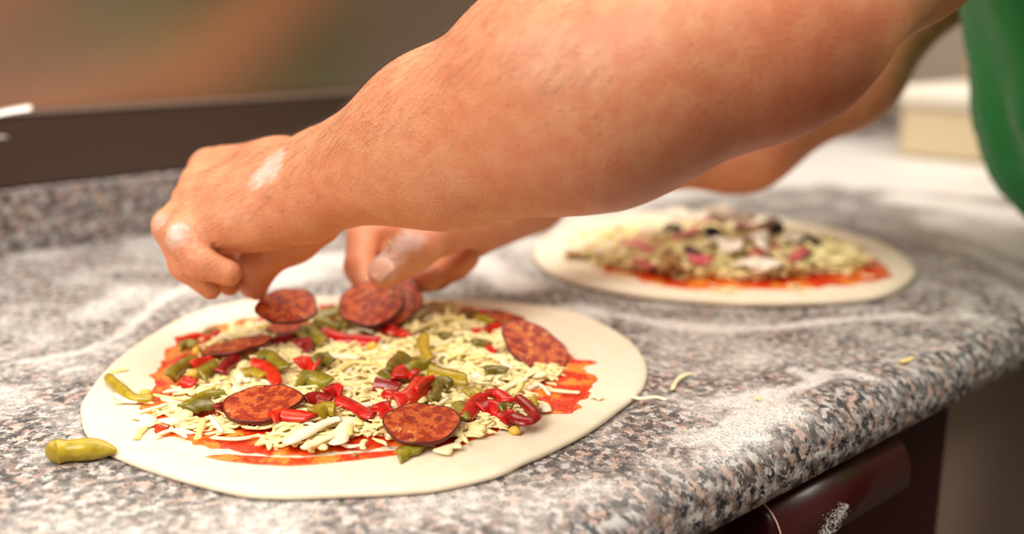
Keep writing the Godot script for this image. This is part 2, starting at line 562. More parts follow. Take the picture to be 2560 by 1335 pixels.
# ---------------------------------------------------------------- the counter
func build_counter():
	var right := Basis(Vector3.UP, TURN) * Vector3.RIGHT
	var fore := Basis(Vector3.UP, TURN) * Vector3.BACK
	var prof := PackedVector2Array()
	prof.append(Vector2(-0.765, -0.034))
	prof.append(Vector2(-0.765, 0.0))
	for k in 12: prof.append(Vector2(-0.75 + 0.06 * k, 0.0))
	for k in 9:
		var a := PI / 2 * k / 8.0
		prof.append(Vector2(-0.024 + 0.026 * sin(a), -0.024 + 0.024 * cos(a)))
	prof.append(Vector2(0.001, -0.031))
	prof.append(Vector2(-0.003, -0.034))
	prof.append(Vector2(-0.03, -0.034))
	var along := PackedVector3Array()
	for k in 14: along.append(right * (-0.95 + 0.2 * k))
	var mesh := extrude(prof, along, fore, Vector3.UP, Rect2(-0.2439, -0.76, 1.2683, 0.79))
	M.granite_top.detail_enabled = true
	M.granite_top.detail_blend_mode = BaseMaterial3D.BLEND_MODE_MIX
	M.granite_top.detail_uv_layer = BaseMaterial3D.DETAIL_UV_2
	M.granite_top.detail_albedo = flour_texture()
	var grain := noise_bytes(1024, 0.22, FastNoiseLite.TYPE_SIMPLEX_SMOOTH, 17, 3)
	for i in grain.size(): grain[i] = int(clampf((grain[i] - 60.0) * 2.8, 120, 255))
	M.granite_top.detail_mask = grey_texture(1024, grain)
	var c := thing("worktop", Vector3(FRONT.x, TOP, FRONT.z), "speckled granite worktop with rounded front edge dusted with flour", "worktop")
	part("slab", mesh, M.granite_top, c)
	var up := part("upstand", bevel_box(Vector3(2.6, 0.0605, 0.022), 0.002), M.granite, c)
	up.position = right * 0.35 + fore * -0.757
	up.rotation.y = TURN
	# steel behind
	var s := thing("splashback", at_counter(0.35, 0.9605, -0.768), "brushed steel splashback panel reflecting the cook above a dark steel rail", "splashback", "", TURN)
	part("panel", bevel_box(Vector3(4.6, 1.35, 0.008), 0.001, Vector3(0, 0.068, -0.006)), M.steel, s)
	var rail := part("rail", bevel_box(Vector3(4.6, 0.068, 0.03), 0.003, Vector3(0, 0, 0.004)), M.steel_dark, s)
	part("lip", bevel_box(Vector3(4.6, 0.003, 0.032), 0.001, Vector3(0, 0.0675, 0.004)), M.lip_steel, rail)
	# cabinets under the slab
	var cab := thing("base_cabinet", at_counter(-0.33, 0.0, -0.39), "dark maroon base cabinet with a rounded red pull rail under the worktop", "cabinet", "", TURN)
	part("carcass", bevel_box(Vector3(1.24, 0.866, 0.72), 0.002), M.maroon, cab)
	var pull := PackedVector2Array()
	pull.append(Vector2(-0.03, -0.036))
	pull.append(Vector2(-0.03, 0.0))
	for k in 9:
		var a := PI / 2 * k / 8.0
		pull.append(Vector2(-0.02 + 0.024 * sin(a), -0.024 + 0.024 * cos(a)))
	pull.append(Vector2(0.004, -0.034))
	pull.append(Vector2(0.001, -0.036))
	var path := PackedVector3Array([Vector3(0.35, 0.863, 0.39), Vector3(0.42, 0.863, 0.39), Vector3(0.495, 0.863, 0.39)])
	var pr := part("pull_rail", extrude(pull, path, Vector3(0, 0, 1), Vector3.UP), M.red_lacquer, cab)
	var arc := PackedVector3Array()
	for k in 9:
		var a := PI / 2 * k / 8.0
		arc.append(Vector3(0.3498, 0.839 + 0.0245 * cos(a), 0.37 + 0.0245 * sin(a)))
	arc.append(Vector3(0.3498, 0.828, 0.3945))
	var edge := part("worn_edge", tube(arc, [0.0006, 0.0006], 6), M.worn_edge, pr)
	edge.set_meta("label", "thin pale worn edge of the pull rail")
	var fl := part("flour_smear", speckle(), M.flour, pr)
	fl.position = Vector3(0.402, 0.838, 0.3942)
	fl.set_meta("kind", "stuff")
	var side := thing("side_cabinet", at_counter(0.97, 0.0, -0.40), "grey fronted base cabinet standing right of the maroon cabinet", "cabinet", "", TURN)
	part("carcass", bevel_box(Vector3(1.36, 0.866, 0.72), 0.002), M.grey_panel, side)

func speckle() -> ArrayMesh:
	var st := SurfaceTool.new()
	st.begin(Mesh.PRIMITIVE_TRIANGLES)
	var grain := lump(Vector3(1, 1, 0.35), 0.5, 2, 4, 7)
	for k in 700:
		var t := rng.randf_range(-1.0, 1.0)
		var s := rng.randfn(0.0, 0.45)
		var p := Vector3(0.016 * t - 0.004 * s, 0.007 * t + 0.010 * s * (1.2 - absf(t)) - 0.003, 0.0)
		st.append_from(grain, 0, Transform3D(Basis(Vector3(0, 0, 1), rng.randf() * TAU).scaled(Vector3.ONE * rng.randf_range(0.0002, 0.0008)), p))
	return st.commit()

func flour_texture() -> ImageTexture:
	var w := 2048
	var h := 790
	var cov := PackedFloat32Array()
	cov.resize(w * h)
	# streaks and drifts of flour: path in metres along and across the counter, half width, amount
	var strokes := [
		[[Vector2(-0.036,-0.543),Vector2(-0.089,-0.507),Vector2(-0.166,-0.425),Vector2(-0.198,-0.408),Vector2(-0.233,-0.412)], 0.006, 0.8], [[Vector2(-0.080,-0.520),Vector2(-0.101,-0.548),Vector2(-0.165,-0.495),Vector2(-0.223,-0.493)], 0.02, 0.3], [[Vector2(-0.032,-0.521),Vector2(-0.085,-0.516)], 0.010, 0.4],
		[[Vector2(-0.171,-0.407),Vector2(-0.225,-0.393),Vector2(-0.252,-0.402)], 0.016, 0.28], [[Vector2(-0.186,-0.397),Vector2(-0.241,-0.362),Vector2(-0.266,-0.357)], 0.016, 0.22], [[Vector2(-0.181,-0.454),Vector2(-0.238,-0.445)], 0.016, 0.3],
		[[Vector2(-0.005,-0.515),Vector2(0.050,-0.525),Vector2(0.105,-0.517)], 0.028, 1.2], [[Vector2(0.003,-0.489),Vector2(0.076,-0.501)], 0.022, 0.9], [[Vector2(0.011,-0.604),Vector2(0.068,-0.598)], 0.03, 0.5],
		[[Vector2(0.175,-0.431),Vector2(0.138,-0.337)], 0.017, 1.3], [[Vector2(0.188,-0.441),Vector2(0.156,-0.367)], 0.02, 0.7], [[Vector2(0.273,-0.459),Vector2(0.164,-0.360)], 0.02, 0.4],
		[[Vector2(0.345,-0.503),Vector2(0.527,-0.536),Vector2(0.631,-0.519)], 0.03, 0.8],
		[[Vector2(0.794,-0.548),Vector2(0.944,-0.513),Vector2(0.993,-0.415),Vector2(1.076,-0.338)], 0.07, 2.0], [[Vector2(0.734,-0.532),Vector2(0.840,-0.481),Vector2(0.876,-0.356),Vector2(0.921,-0.251)], 0.05, 1.6], [[Vector2(1.050,-0.590),Vector2(1.109,-0.474),Vector2(1.107,-0.363)], 0.08, 2.0], [[Vector2(1.172,-0.611),Vector2(1.151,-0.529)], 0.08, 2.0],
		[[Vector2(0.774,-0.309),Vector2(0.768,-0.243),Vector2(0.720,-0.159)], 0.035, 1.8], [[Vector2(0.678,-0.228),Vector2(0.632,-0.155),Vector2(0.581,-0.102)], 0.03, 1.2], [[Vector2(0.559,-0.146),Vector2(0.486,-0.063)], 0.014, 0.5], [[Vector2(0.459,-0.108),Vector2(0.452,-0.076),Vector2(0.394,-0.026)], 0.010, 0.5],
		[[Vector2(0.138,-0.217),Vector2(0.140,-0.183),Vector2(0.164,-0.147),Vector2(0.200,-0.120),Vector2(0.244,-0.104),Vector2(0.300,-0.070)], 0.006, 1.3], [[Vector2(0.139,-0.194),Vector2(0.159,-0.158),Vector2(0.189,-0.130)], 0.013, 0.7], [[Vector2(0.281,-0.070),Vector2(0.329,-0.041)], 0.008, 0.5], [[Vector2(0.406,-0.118),Vector2(0.385,-0.066),Vector2(0.324,-0.045)], 0.008, 0.5],
		[[Vector2(0.052,-0.053),Vector2(0.078,-0.045),Vector2(0.100,-0.040),Vector2(0.127,-0.041)], 0.0045, 1.7], [[Vector2(0.039,-0.058),Vector2(0.058,-0.051),Vector2(0.084,-0.044)], 0.011, 0.9], [[Vector2(0.126,-0.060),Vector2(0.119,-0.046),Vector2(0.136,-0.045)], 0.006, 0.9], [[Vector2(0.146,-0.037),Vector2(0.148,-0.019),Vector2(0.160,-0.003)], 0.006, 0.9],
		[[Vector2(0.024,-0.030),Vector2(0.041,-0.031),Vector2(0.056,-0.025)], 0.013, 1.3], [[Vector2(0.004,-0.029),Vector2(0.014,-0.020),Vector2(0.022,-0.005)], 0.011, 1.2], [[Vector2(0.034,-0.029),Vector2(-0.007,-0.013),Vector2(-0.027,-0.011)], 0.011, 1.0], [[Vector2(-0.018,-0.038),Vector2(0.000,-0.028)], 0.011, 0.7],
		[[Vector2(-0.048,-0.030),Vector2(-0.042,-0.005),Vector2(-0.033,0.006)], 0.010, 0.6], [[Vector2(-0.043,-0.006),Vector2(-0.041,0.002)], 0.006, 0.9], [[Vector2(-0.097,-0.037),Vector2(-0.083,-0.011)], 0.015, 0.35], [[Vector2(-0.298,-0.198),Vector2(-0.263,-0.144),Vector2(-0.227,-0.100)], 0.02, 0.18], [[Vector2(-0.196,-0.082),Vector2(-0.136,-0.038)], 0.02, 0.2],
		[[Vector2(0.091,-0.143),Vector2(0.126,-0.087),Vector2(0.180,-0.060)], 0.02, 0.3], [[Vector2(0.122,-0.261),Vector2(0.138,-0.217)], 0.010, 0.6], [[Vector2(0.029,-0.076),Vector2(0.022,-0.048)], 0.012, 0.5]]
	for s in strokes:
		var pts: Array = s[0]
		var rad: float = s[1]
		for k in pts.size() - 1:
			var a: Vector2 = pts[k]
			var b: Vector2 = pts[k + 1]
			var pa := Vector2((a.x + 0.45) / 2.05 * w, (a.y + 0.76) / 0.79 * h)
			var pb := Vector2((b.x + 0.45) / 2.05 * w, (b.y + 0.76) / 0.79 * h)
			var r: float = rad * 1000.0
			var x0 := clampi(int(minf(pa.x, pb.x) - 2 * r), 0, w - 1)
			var x1 := clampi(int(maxf(pa.x, pb.x) + 2 * r), 0, w - 1)
			var y0 := clampi(int(minf(pa.y, pb.y) - 2 * r), 0, h - 1)
			var y1 := clampi(int(maxf(pa.y, pb.y) + 2 * r), 0, h - 1)
			var ab := pb - pa
			var inv := 1.0 / maxf(ab.length_squared(), 1e-6)
			for y in range(y0, y1 + 1):
				for x in range(x0, x1 + 1):
					var p := Vector2(x, y) - pa
					var t := clampf(p.dot(ab) * inv, 0.0, 1.0)
					var d := (p - ab * t).length_squared() / (r * r)
					if d < 4.0:
						var at := y * w + x
						cov[at] = maxf(cov[at], s[2] * exp(-d * 1.1))
	var n1 := FastNoiseLite.new()
	n1.frequency = 0.014
	n1.fractal_octaves = 4
	n1.seed = 5
	var b1 := n1.get_image(w, h).get_data()
	n1.frequency = 0.11
	n1.seed = 6
	n1.fractal_octaves = 3
	var b2 := n1.get_image(w, h).get_data()
	var data := PackedByteArray()
	data.resize(w * h * 4)
	for i in w * h:
		var m := b1[i] / 255.0
		var f := b2[i] / 255.0
		var a := cov[i] * (0.55 + 1.0 * m) + 0.34 * smoothstep(0.40, 0.78, m) + 0.11
		a = a * (0.5 + f)
		var across := -0.76 + 0.79 * float(i / w) / h                # powder lies on the flat, none on the rounded edge
		if across > -0.02 - 0.012 * (m - 0.5): a *= clampf((-0.004 - across) / 0.02, 0.0, 1.0)
		data[i * 4] = 244
		data[i * 4 + 1] = 241
		data[i * 4 + 2] = 236
		data[i * 4 + 3] = int(clampf(a, 0.0, 0.97) * 255.0)
	return ImageTexture.create_from_image(Image.create_from_data(w, h, false, Image.FORMAT_RGBA8, data))

# ---------------------------------------------------------------- things at the back
func build_background():
	var c := thing("container", at_counter(1.22, TOP, -0.36), "cream plastic container with a white lid standing on the far worktop", "container", "", TURN)
	part("body", bevel_box(Vector3(0.19, 0.078, 0.325), 0.008), M.cream_plastic, c)
	part("lid", bevel_box(Vector3(0.205, 0.032, 0.34), 0.010, Vector3(0, 0.078, 0)), M.white_plastic, c)
	var ap := thing("appliance", at_counter(1.57, TOP + 0.001, -0.54), "grey metal appliance standing at the far end of the worktop", "appliance", "", TURN)
	part("casing", bevel_box(Vector3(0.14, 0.44, 0.40), 0.006), M.appliance, ap)
	part("door", bevel_box(Vector3(0.006, 0.36, 0.34), 0.002, Vector3(-0.073, 0.04, 0)), M.appliance, ap)
	# an upright handle behind the container
	var foot := at_counter(1.42, TOP + 0.002, -0.548)
	var h := thing("wooden_handle", foot, "pale wooden tool handle standing upright behind the cream container", "handle")
	part("shaft", tube(spline([Vector3(0, 0, 0), Vector3(0.0, 0.16, 0), Vector3(0.008, 0.30, 0.0), Vector3(0.03, 0.40, 0)], 14), [0.013, 0.014, 0.013, 0.014], 12), M.pale_wood, h)
	part("end_cap", lump(Vector3(0.036, 0.03, 0.036), 0.05, 3), M.pale_wood, h).position = Vector3(0.03, 0.40, 0)
	# tongs on the ledge at the left
	var tip := Vector3(-0.4373,1.0384,-0.972)
	var tail := Vector3(-0.523,1.01,-0.8981)
	var t := thing("tongs", tip, "shiny steel tongs lying by the splashback at the left edge", "tongs")
	var mid := (tail - tip) * 0.35 + Vector3(0, 0.004, 0)
	part("arm", strip(spline([Vector3.ZERO, mid, tail - tip], 14), 0.011, 0.0016, 0.0014, 0.0, 0.9, 0.35, 2), M.bright_steel, t)
	var off := Vector3(-0.004, -0.022, 0.012)
	part("arm", strip(spline([off + (tail - tip) * 0.12, mid + off * 0.9, tail - tip], 14), 0.011, 0.0016, 0.0014, 0.0, 0.9, -0.35, 3), M.bright_steel, t)

# ---------------------------------------------------------------- pizzas
func dough_mesh(outline: PackedVector3Array, thick: float, seed_at: int) -> ArrayMesh:
	var noise := FastNoiseLite.new()
	noise.seed = seed_at
	noise.frequency = 9.0
	var n := outline.size()
	var v := PackedVector3Array()
	var idx := PackedInt32Array()
	var rings := [[0.0, 1.0], [0.3, 1.0], [0.6, 1.0], [0.8, 1.0], [0.92, 1.0], [0.965, 0.98], [0.985, 0.90], [0.996, 0.72], [1.0, 0.45], [0.997, 0.18], [0.985, 0.02], [0.9, 0.0]]
	for q in rings:
		for j in n:
			var p: Vector3 = outline[j] * q[0]
			p.y = thick * q[1] * (1.0 + 0.16 * noise.get_noise_2d(p.x * 3.0, p.z * 3.0)) + 0.0002
			v.append(p)
	for i in rings.size() - 1:
		for j in n:
			var a := i * n + j
			var b := i * n + (j + 1) % n
			idx.append_array([a, b, a + n, b, b + n, a + n])
	return commit(v, idx)

# a smear with an uneven thin rim, lying on y = base
func smear_mesh(outline: PackedVector3Array, base: float, thick: float, ragged: float, seed_at: int) -> ArrayMesh:
	var noise := FastNoiseLite.new()
	noise.seed = seed_at
	noise.frequency = 28.0
	var n := outline.size()
	var v := PackedVector3Array()
	var idx := PackedInt32Array()
	var mid := Vector3.ZERO
	for p in outline: mid += p / n
	var rings := [[0.0, 1.0], [0.5, 1.0], [0.8, 1.0], [0.92, 0.9], [0.97, 0.6], [1.0, 0.05], [1.0, -0.4]]
	for q in rings:
		for j in n:
			var p: Vector3 = outline[j] - mid
			var k := 1.0 + ragged * noise.get_noise_2d(p.x * 1.5, p.z * 1.5)
			p = mid + p * q[0] * k
			p.y = base + thick * q[1] * (0.8 + 0.6 * noise.get_noise_2d(p.x * 4.0, p.z * 4.0))
			v.append(p)
	for i in rings.size() - 1:
		for j in n:
			var a := i * n + j
			var b := i * n + (j + 1) % n
			idx.append_array([a, b, a + n, b, b + n, a + n])
	return commit(v, idx)

func local(pts: PackedVector3Array, origin: Vector3) -> PackedVector3Array:
	var out := PackedVector3Array()
	for p in pts: out.append(p - origin)
	return out

# a slice of salami: an oval disc, gently bent, with a dark rim of casing
func salami(where: Vector3, facing: Vector3, long_axis: Vector3, rx: float, rz: float, bend: float, label: String, seed_at: int, corner := 0.0):
	var y := facing.normalized()
	var x := (long_axis - y * long_axis.dot(y)).normalized()
	var z := x.cross(y)
	var o := thing("salami_slice", where, label, "salami", "salami slices")
	var b := Basis(x, y, z)
	for i in 8:
		for q in [0.4, 0.85]: cap(where + b * Vector3(cos(i * PI / 4) * rx * q, 0, sin(i * PI / 4) * rz * q), 0.008)
	var n := 40
	var r := RandomNumberGenerator.new()
	r.seed = seed_at
	var ph := r.randf() * TAU
	var du := Vector2(r.randf(), r.randf())
	var thick := 0.0019
	var rim := func(a: float) -> Vector2:
		var k := 1.0 + 0.025 * sin(3.0 * a + ph) + 0.02 * sin(5.0 * a - ph)
		k += corner * exp(-pow(wrapf(a, -PI, PI) / 0.35, 2.0))
		return Vector2(cos(a) * rx, sin(a) * rz) * k
	var lift := func(p: Vector2) -> float:
		return bend * (p.x * p.x / (rx * rx)) + bend * 0.5 * (p.y * p.y / (rz * rz)) + 0.0004 * sin(p.x * 330.0 + ph)
	var v := PackedVector3Array()
	var uv := PackedVector2Array()
	var idx := PackedInt32Array()
	var levels := [0.0, 0.35, 0.7, 0.93, 0.985]
	for sd in [1.0, -1.0]:
		var first := v.size()
		for q in levels:
			for j in n:
				var p: Vector2 = rim.call(TAU * j / n) * q
				v.append(b * Vector3(p.x, lift.call(p) + sd * thick / 2.0, p.y))
				uv.append(p / 0.045 + du)
		for i in levels.size() - 1:
			for j in n:
				var a0 := first + i * n + j
				var a1 := first + i * n + (j + 1) % n
				if sd > 0: idx.append_array([a0, a1, a0 + n, a1, a1 + n, a0 + n])
				else: idx.append_array([a0, a0 + n, a1, a1, a0 + n, a1 + n])
	part("meat", commit(v, idx, uv), M.salami, o)
	v = PackedVector3Array()
	idx = PackedInt32Array()
	var ring := [[0.965, 0.52], [0.99, 0.60], [1.006, 0.35], [1.01, 0.0], [1.006, -0.35], [0.99, -0.6], [0.965, -0.52]]
	for q in ring:
		for j in n:
			var p: Vector2 = rim.call(TAU * j / n) * q[0]
			v.append(b * Vector3(p.x, lift.call(p) + q[1] * thick, p.y))
	for i in ring.size() - 1:
		for j in n:
			var a0 := i * n + j
			var a1 := i * n + (j + 1) % n
			idx.append_array([a0, a1, a0 + n, a1, a1 + n, a0 + n])
	part("casing", commit(v, idx), M.casing, o)

# how high loose cheese may lie under the pieces already placed
var caps := {}
func cap_at(p: Vector3) -> float:
	return caps.get(Vector2i(roundi(p.x / 0.004), roundi(p.z / 0.004)), 9.0)

func cap(p: Vector3, reach: float):
	var n := int(ceil(reach / 0.004))
	for i in range(-n, n + 1):
		for j in range(-n, n + 1):
			if Vector2(i, j).length() * 0.004 > reach: continue
			var key := Vector2i(roundi(p.x / 0.004) + i, roundi(p.z / 0.004) + j)
			caps[key] = minf(caps.get(key, 9.0), p.y)

func topping(called: String, pts: Array, width: float, thick: float, curl: float, mat: Material, label: String, category: String, group: String, seed_at: int, roll := 0.0, wobble := 0.14, blunt := 0.6):
	var mid := Vector3.ZERO
	for p in pts: mid += p / pts.size()
	var base := mid
	for p in spline(pts, 6 + pts.size() * 3): cap(p, width * 0.5 + 0.0045)
	var path := local(spline(pts, 6 + pts.size() * 3), base)
	var o := MeshInstance3D.new()
	o.name = numbered(called)
	o.mesh = strip(path, width, thick, curl, wobble, blunt, roll, seed_at)
	o.material_override = mat
	add_child(o)
	o.position = base
	tag(o, label, category, group)

var shreds := []
func shred_shapes():
	for k in 20:
		var n := 7
		var flake := k >= 15
		var len := rng.randf_range(0.008, 0.013) if flake else rng.randf_range(0.009, 0.022)
		var bend := rng.randf_range(-0.5, 0.5)
		var path := PackedVector3Array()
		var ph := rng.randf() * TAU
		for i in n:
			var t := float(i) / (n - 1) - 0.5
			path.append(Vector3(t * len, 0.0007 * sin(ph + t * 5.0) + 0.0012 * bend * (t * 2.0) * (t * 2.0), bend * len * (t * t - 0.08) * 1.3))
		shreds.append(strip(path, rng.randf_range(0.0055, 0.0085) if flake else rng.randf_range(0.0021, 0.0040), rng.randf_range(0.0012, 0.0019), 0.0006 if flake else 0.0002, 0.24, 0.5, rng.randf_range(-0.4, 0.4), k + 3))

# height of the cheese above the dough: heaps on a thin scatter
func heap(p: Vector3, heaps: Array) -> float:
	var h := 0.0
	for q in heaps:
		var c: Vector3 = q[0]
		var d := Vector2(p.x - c.x, p.z - c.z).length() / float(q[1])
		h += float(q[2]) * exp(-d * d)
	return h

func build_pizza_front():
	shred_shapes()
	var outline: Array = [Vector3(-0.2446,0.9,-0.5642),Vector3(-0.2499,0.9,-0.5785),Vector3(-0.2537,0.9,-0.6007),Vector3(-0.2574,0.9,-0.6365),Vector3(-0.257,0.9,-0.6797),Vector3(-0.2523,0.9,-0.7173),Vector3(-0.2446,0.9,-0.7507),Vector3(-0.2334,0.9,-0.7771),Vector3(-0.2185,0.9,-0.7938),Vector3(-0.2044,0.9,-0.8053),Vector3(-0.1463,0.9,-0.8124),Vector3(-0.078,0.9,-0.8065),Vector3(-0.0321,0.9,-0.8041),Vector3(0.0022,0.9,-0.7938),Vector3(0.0337,0.9,-0.7804),Vector3(0.0536,0.9,-0.7621),Vector3(0.0712,0.9,-0.7278),Vector3(0.0824,0.9,-0.6945),Vector3(0.0863,0.9,-0.6647),Vector3(0.0859,0.9,-0.638),Vector3(0.0808,0.9,-0.6104),Vector3(0.0735,0.9,-0.5914),Vector3(0.0637,0.9,-0.5741),Vector3(0.0515,0.9,-0.553),Vector3(0.0386,0.9,-0.5338),Vector3(0.0267,0.9,-0.5189),Vector3(0.0157,0.9,-0.5067),Vector3(0.0048,0.9,-0.4959),Vector3(-0.0055,0.9,-0.4838),Vector3(-0.0232,0.9,-0.473),Vector3(-0.042,0.9,-0.4652),Vector3(-0.0719,0.9,-0.461),Vector3(-0.0905,0.9,-0.4593),Vector3(-0.1086,0.9,-0.4585),Vector3(-0.1248,0.9,-0.4605),Vector3(-0.1426,0.9,-0.4678),Vector3(-0.1618,0.9,-0.4779),Vector3(-0.1877,0.9,-0.4935),Vector3(-0.2089,0.9,-0.5097),Vector3(-0.2207,0.9,-0.5225),Vector3(-0.2325,0.9,-0.5387)]
	var mid := Vector3.ZERO
	for p in outline: mid += p / outline.size()
	mid.y = TOP
	var smooth := local(closed_spline(outline, 160), mid)
	var pz := thing("pizza", mid, "raw round pizza in the foreground being topped with salami and peppers", "pizza")
	part("dough", dough_mesh(smooth, 0.0046, 3), M.dough, pz)
	var sauce: Array = [Vector3(-0.2306,0.905,-0.6942),Vector3(-0.2306,0.905,-0.6723),Vector3(-0.2251,0.905,-0.6445),Vector3(-0.2261,0.905,-0.6224),Vector3(-0.2151,0.905,-0.601),Vector3(-0.2152,0.905,-0.5707),Vector3(-0.2121,0.905,-0.5602),Vector3(-0.1963,0.905,-0.5385),Vector3(-0.1835,0.905,-0.5268),Vector3(-0.1644,0.905,-0.5167),Vector3(-0.1482,0.905,-0.5074),Vector3(-0.1301,0.905,-0.5004),Vector3(-0.1048,0.905,-0.5023),Vector3(-0.082,0.905,-0.5054),Vector3(-0.068,0.905,-0.5115),Vector3(-0.0532,0.905,-0.511),Vector3(-0.0372,0.905,-0.5104),Vector3(-0.0244,0.905,-0.5156),Vector3(-0.0132,0.905,-0.529),Vector3(-0.0061,0.905,-0.5368),Vector3(0.0091,0.905,-0.5524),Vector3(0.0209,0.905,-0.5589),Vector3(0.03,0.905,-0.5577),Vector3(0.0392,0.905,-0.5675),Vector3(0.0475,0.905,-0.5941),Vector3(0.0525,0.905,-0.6158),Vector3(0.0503,0.905,-0.6321),Vector3(0.0542,0.905,-0.65),Vector3(0.0446,0.905,-0.6532),Vector3(0.0347,0.905,-0.668),Vector3(0.0247,0.905,-0.6942),Vector3(0.0041,0.905,-0.7371),Vector3(-0.0105,0.905,-0.7631),Vector3(-0.0394,0.905,-0.7674),Vector3(-0.085,0.905,-0.774),Vector3(-0.1339,0.905,-0.7762),Vector3(-0.1726,0.905,-0.7578),Vector3(-0.199,0.905,-0.7442),Vector3(-0.2179,0.905,-0.7232),Vector3(-0.2246,0.905,-0.7014)]
	part("sauce", smear_mesh(local(closed_spline(sauce, 220), mid), 0.0046, 0.0011, 0.05, 7), M.sauce, pz)
	var streak: Array = [Vector3(-0.1565,0.905,-0.5004),Vector3(-0.1468,0.905,-0.5023),Vector3(-0.1294,0.905,-0.4974),Vector3(-0.1038,0.905,-0.4969),Vector3(-0.0814,0.905,-0.5009),Vector3(-0.0601,0.905,-0.5074),Vector3(-0.0552,0.905,-0.5038),Vector3(-0.0765,0.905,-0.4955),Vector3(-0.1013,0.905,-0.4902),Vector3(-0.1175,0.905,-0.4892),Vector3(-0.1318,0.905,-0.4906),Vector3(-0.1455,0.905,-0.495)]
	part("sauce_streak", smear_mesh(local(closed_spline(streak, 120), mid), 0.0046, 0.0008, 0.03, 9), M.sauce, pz)

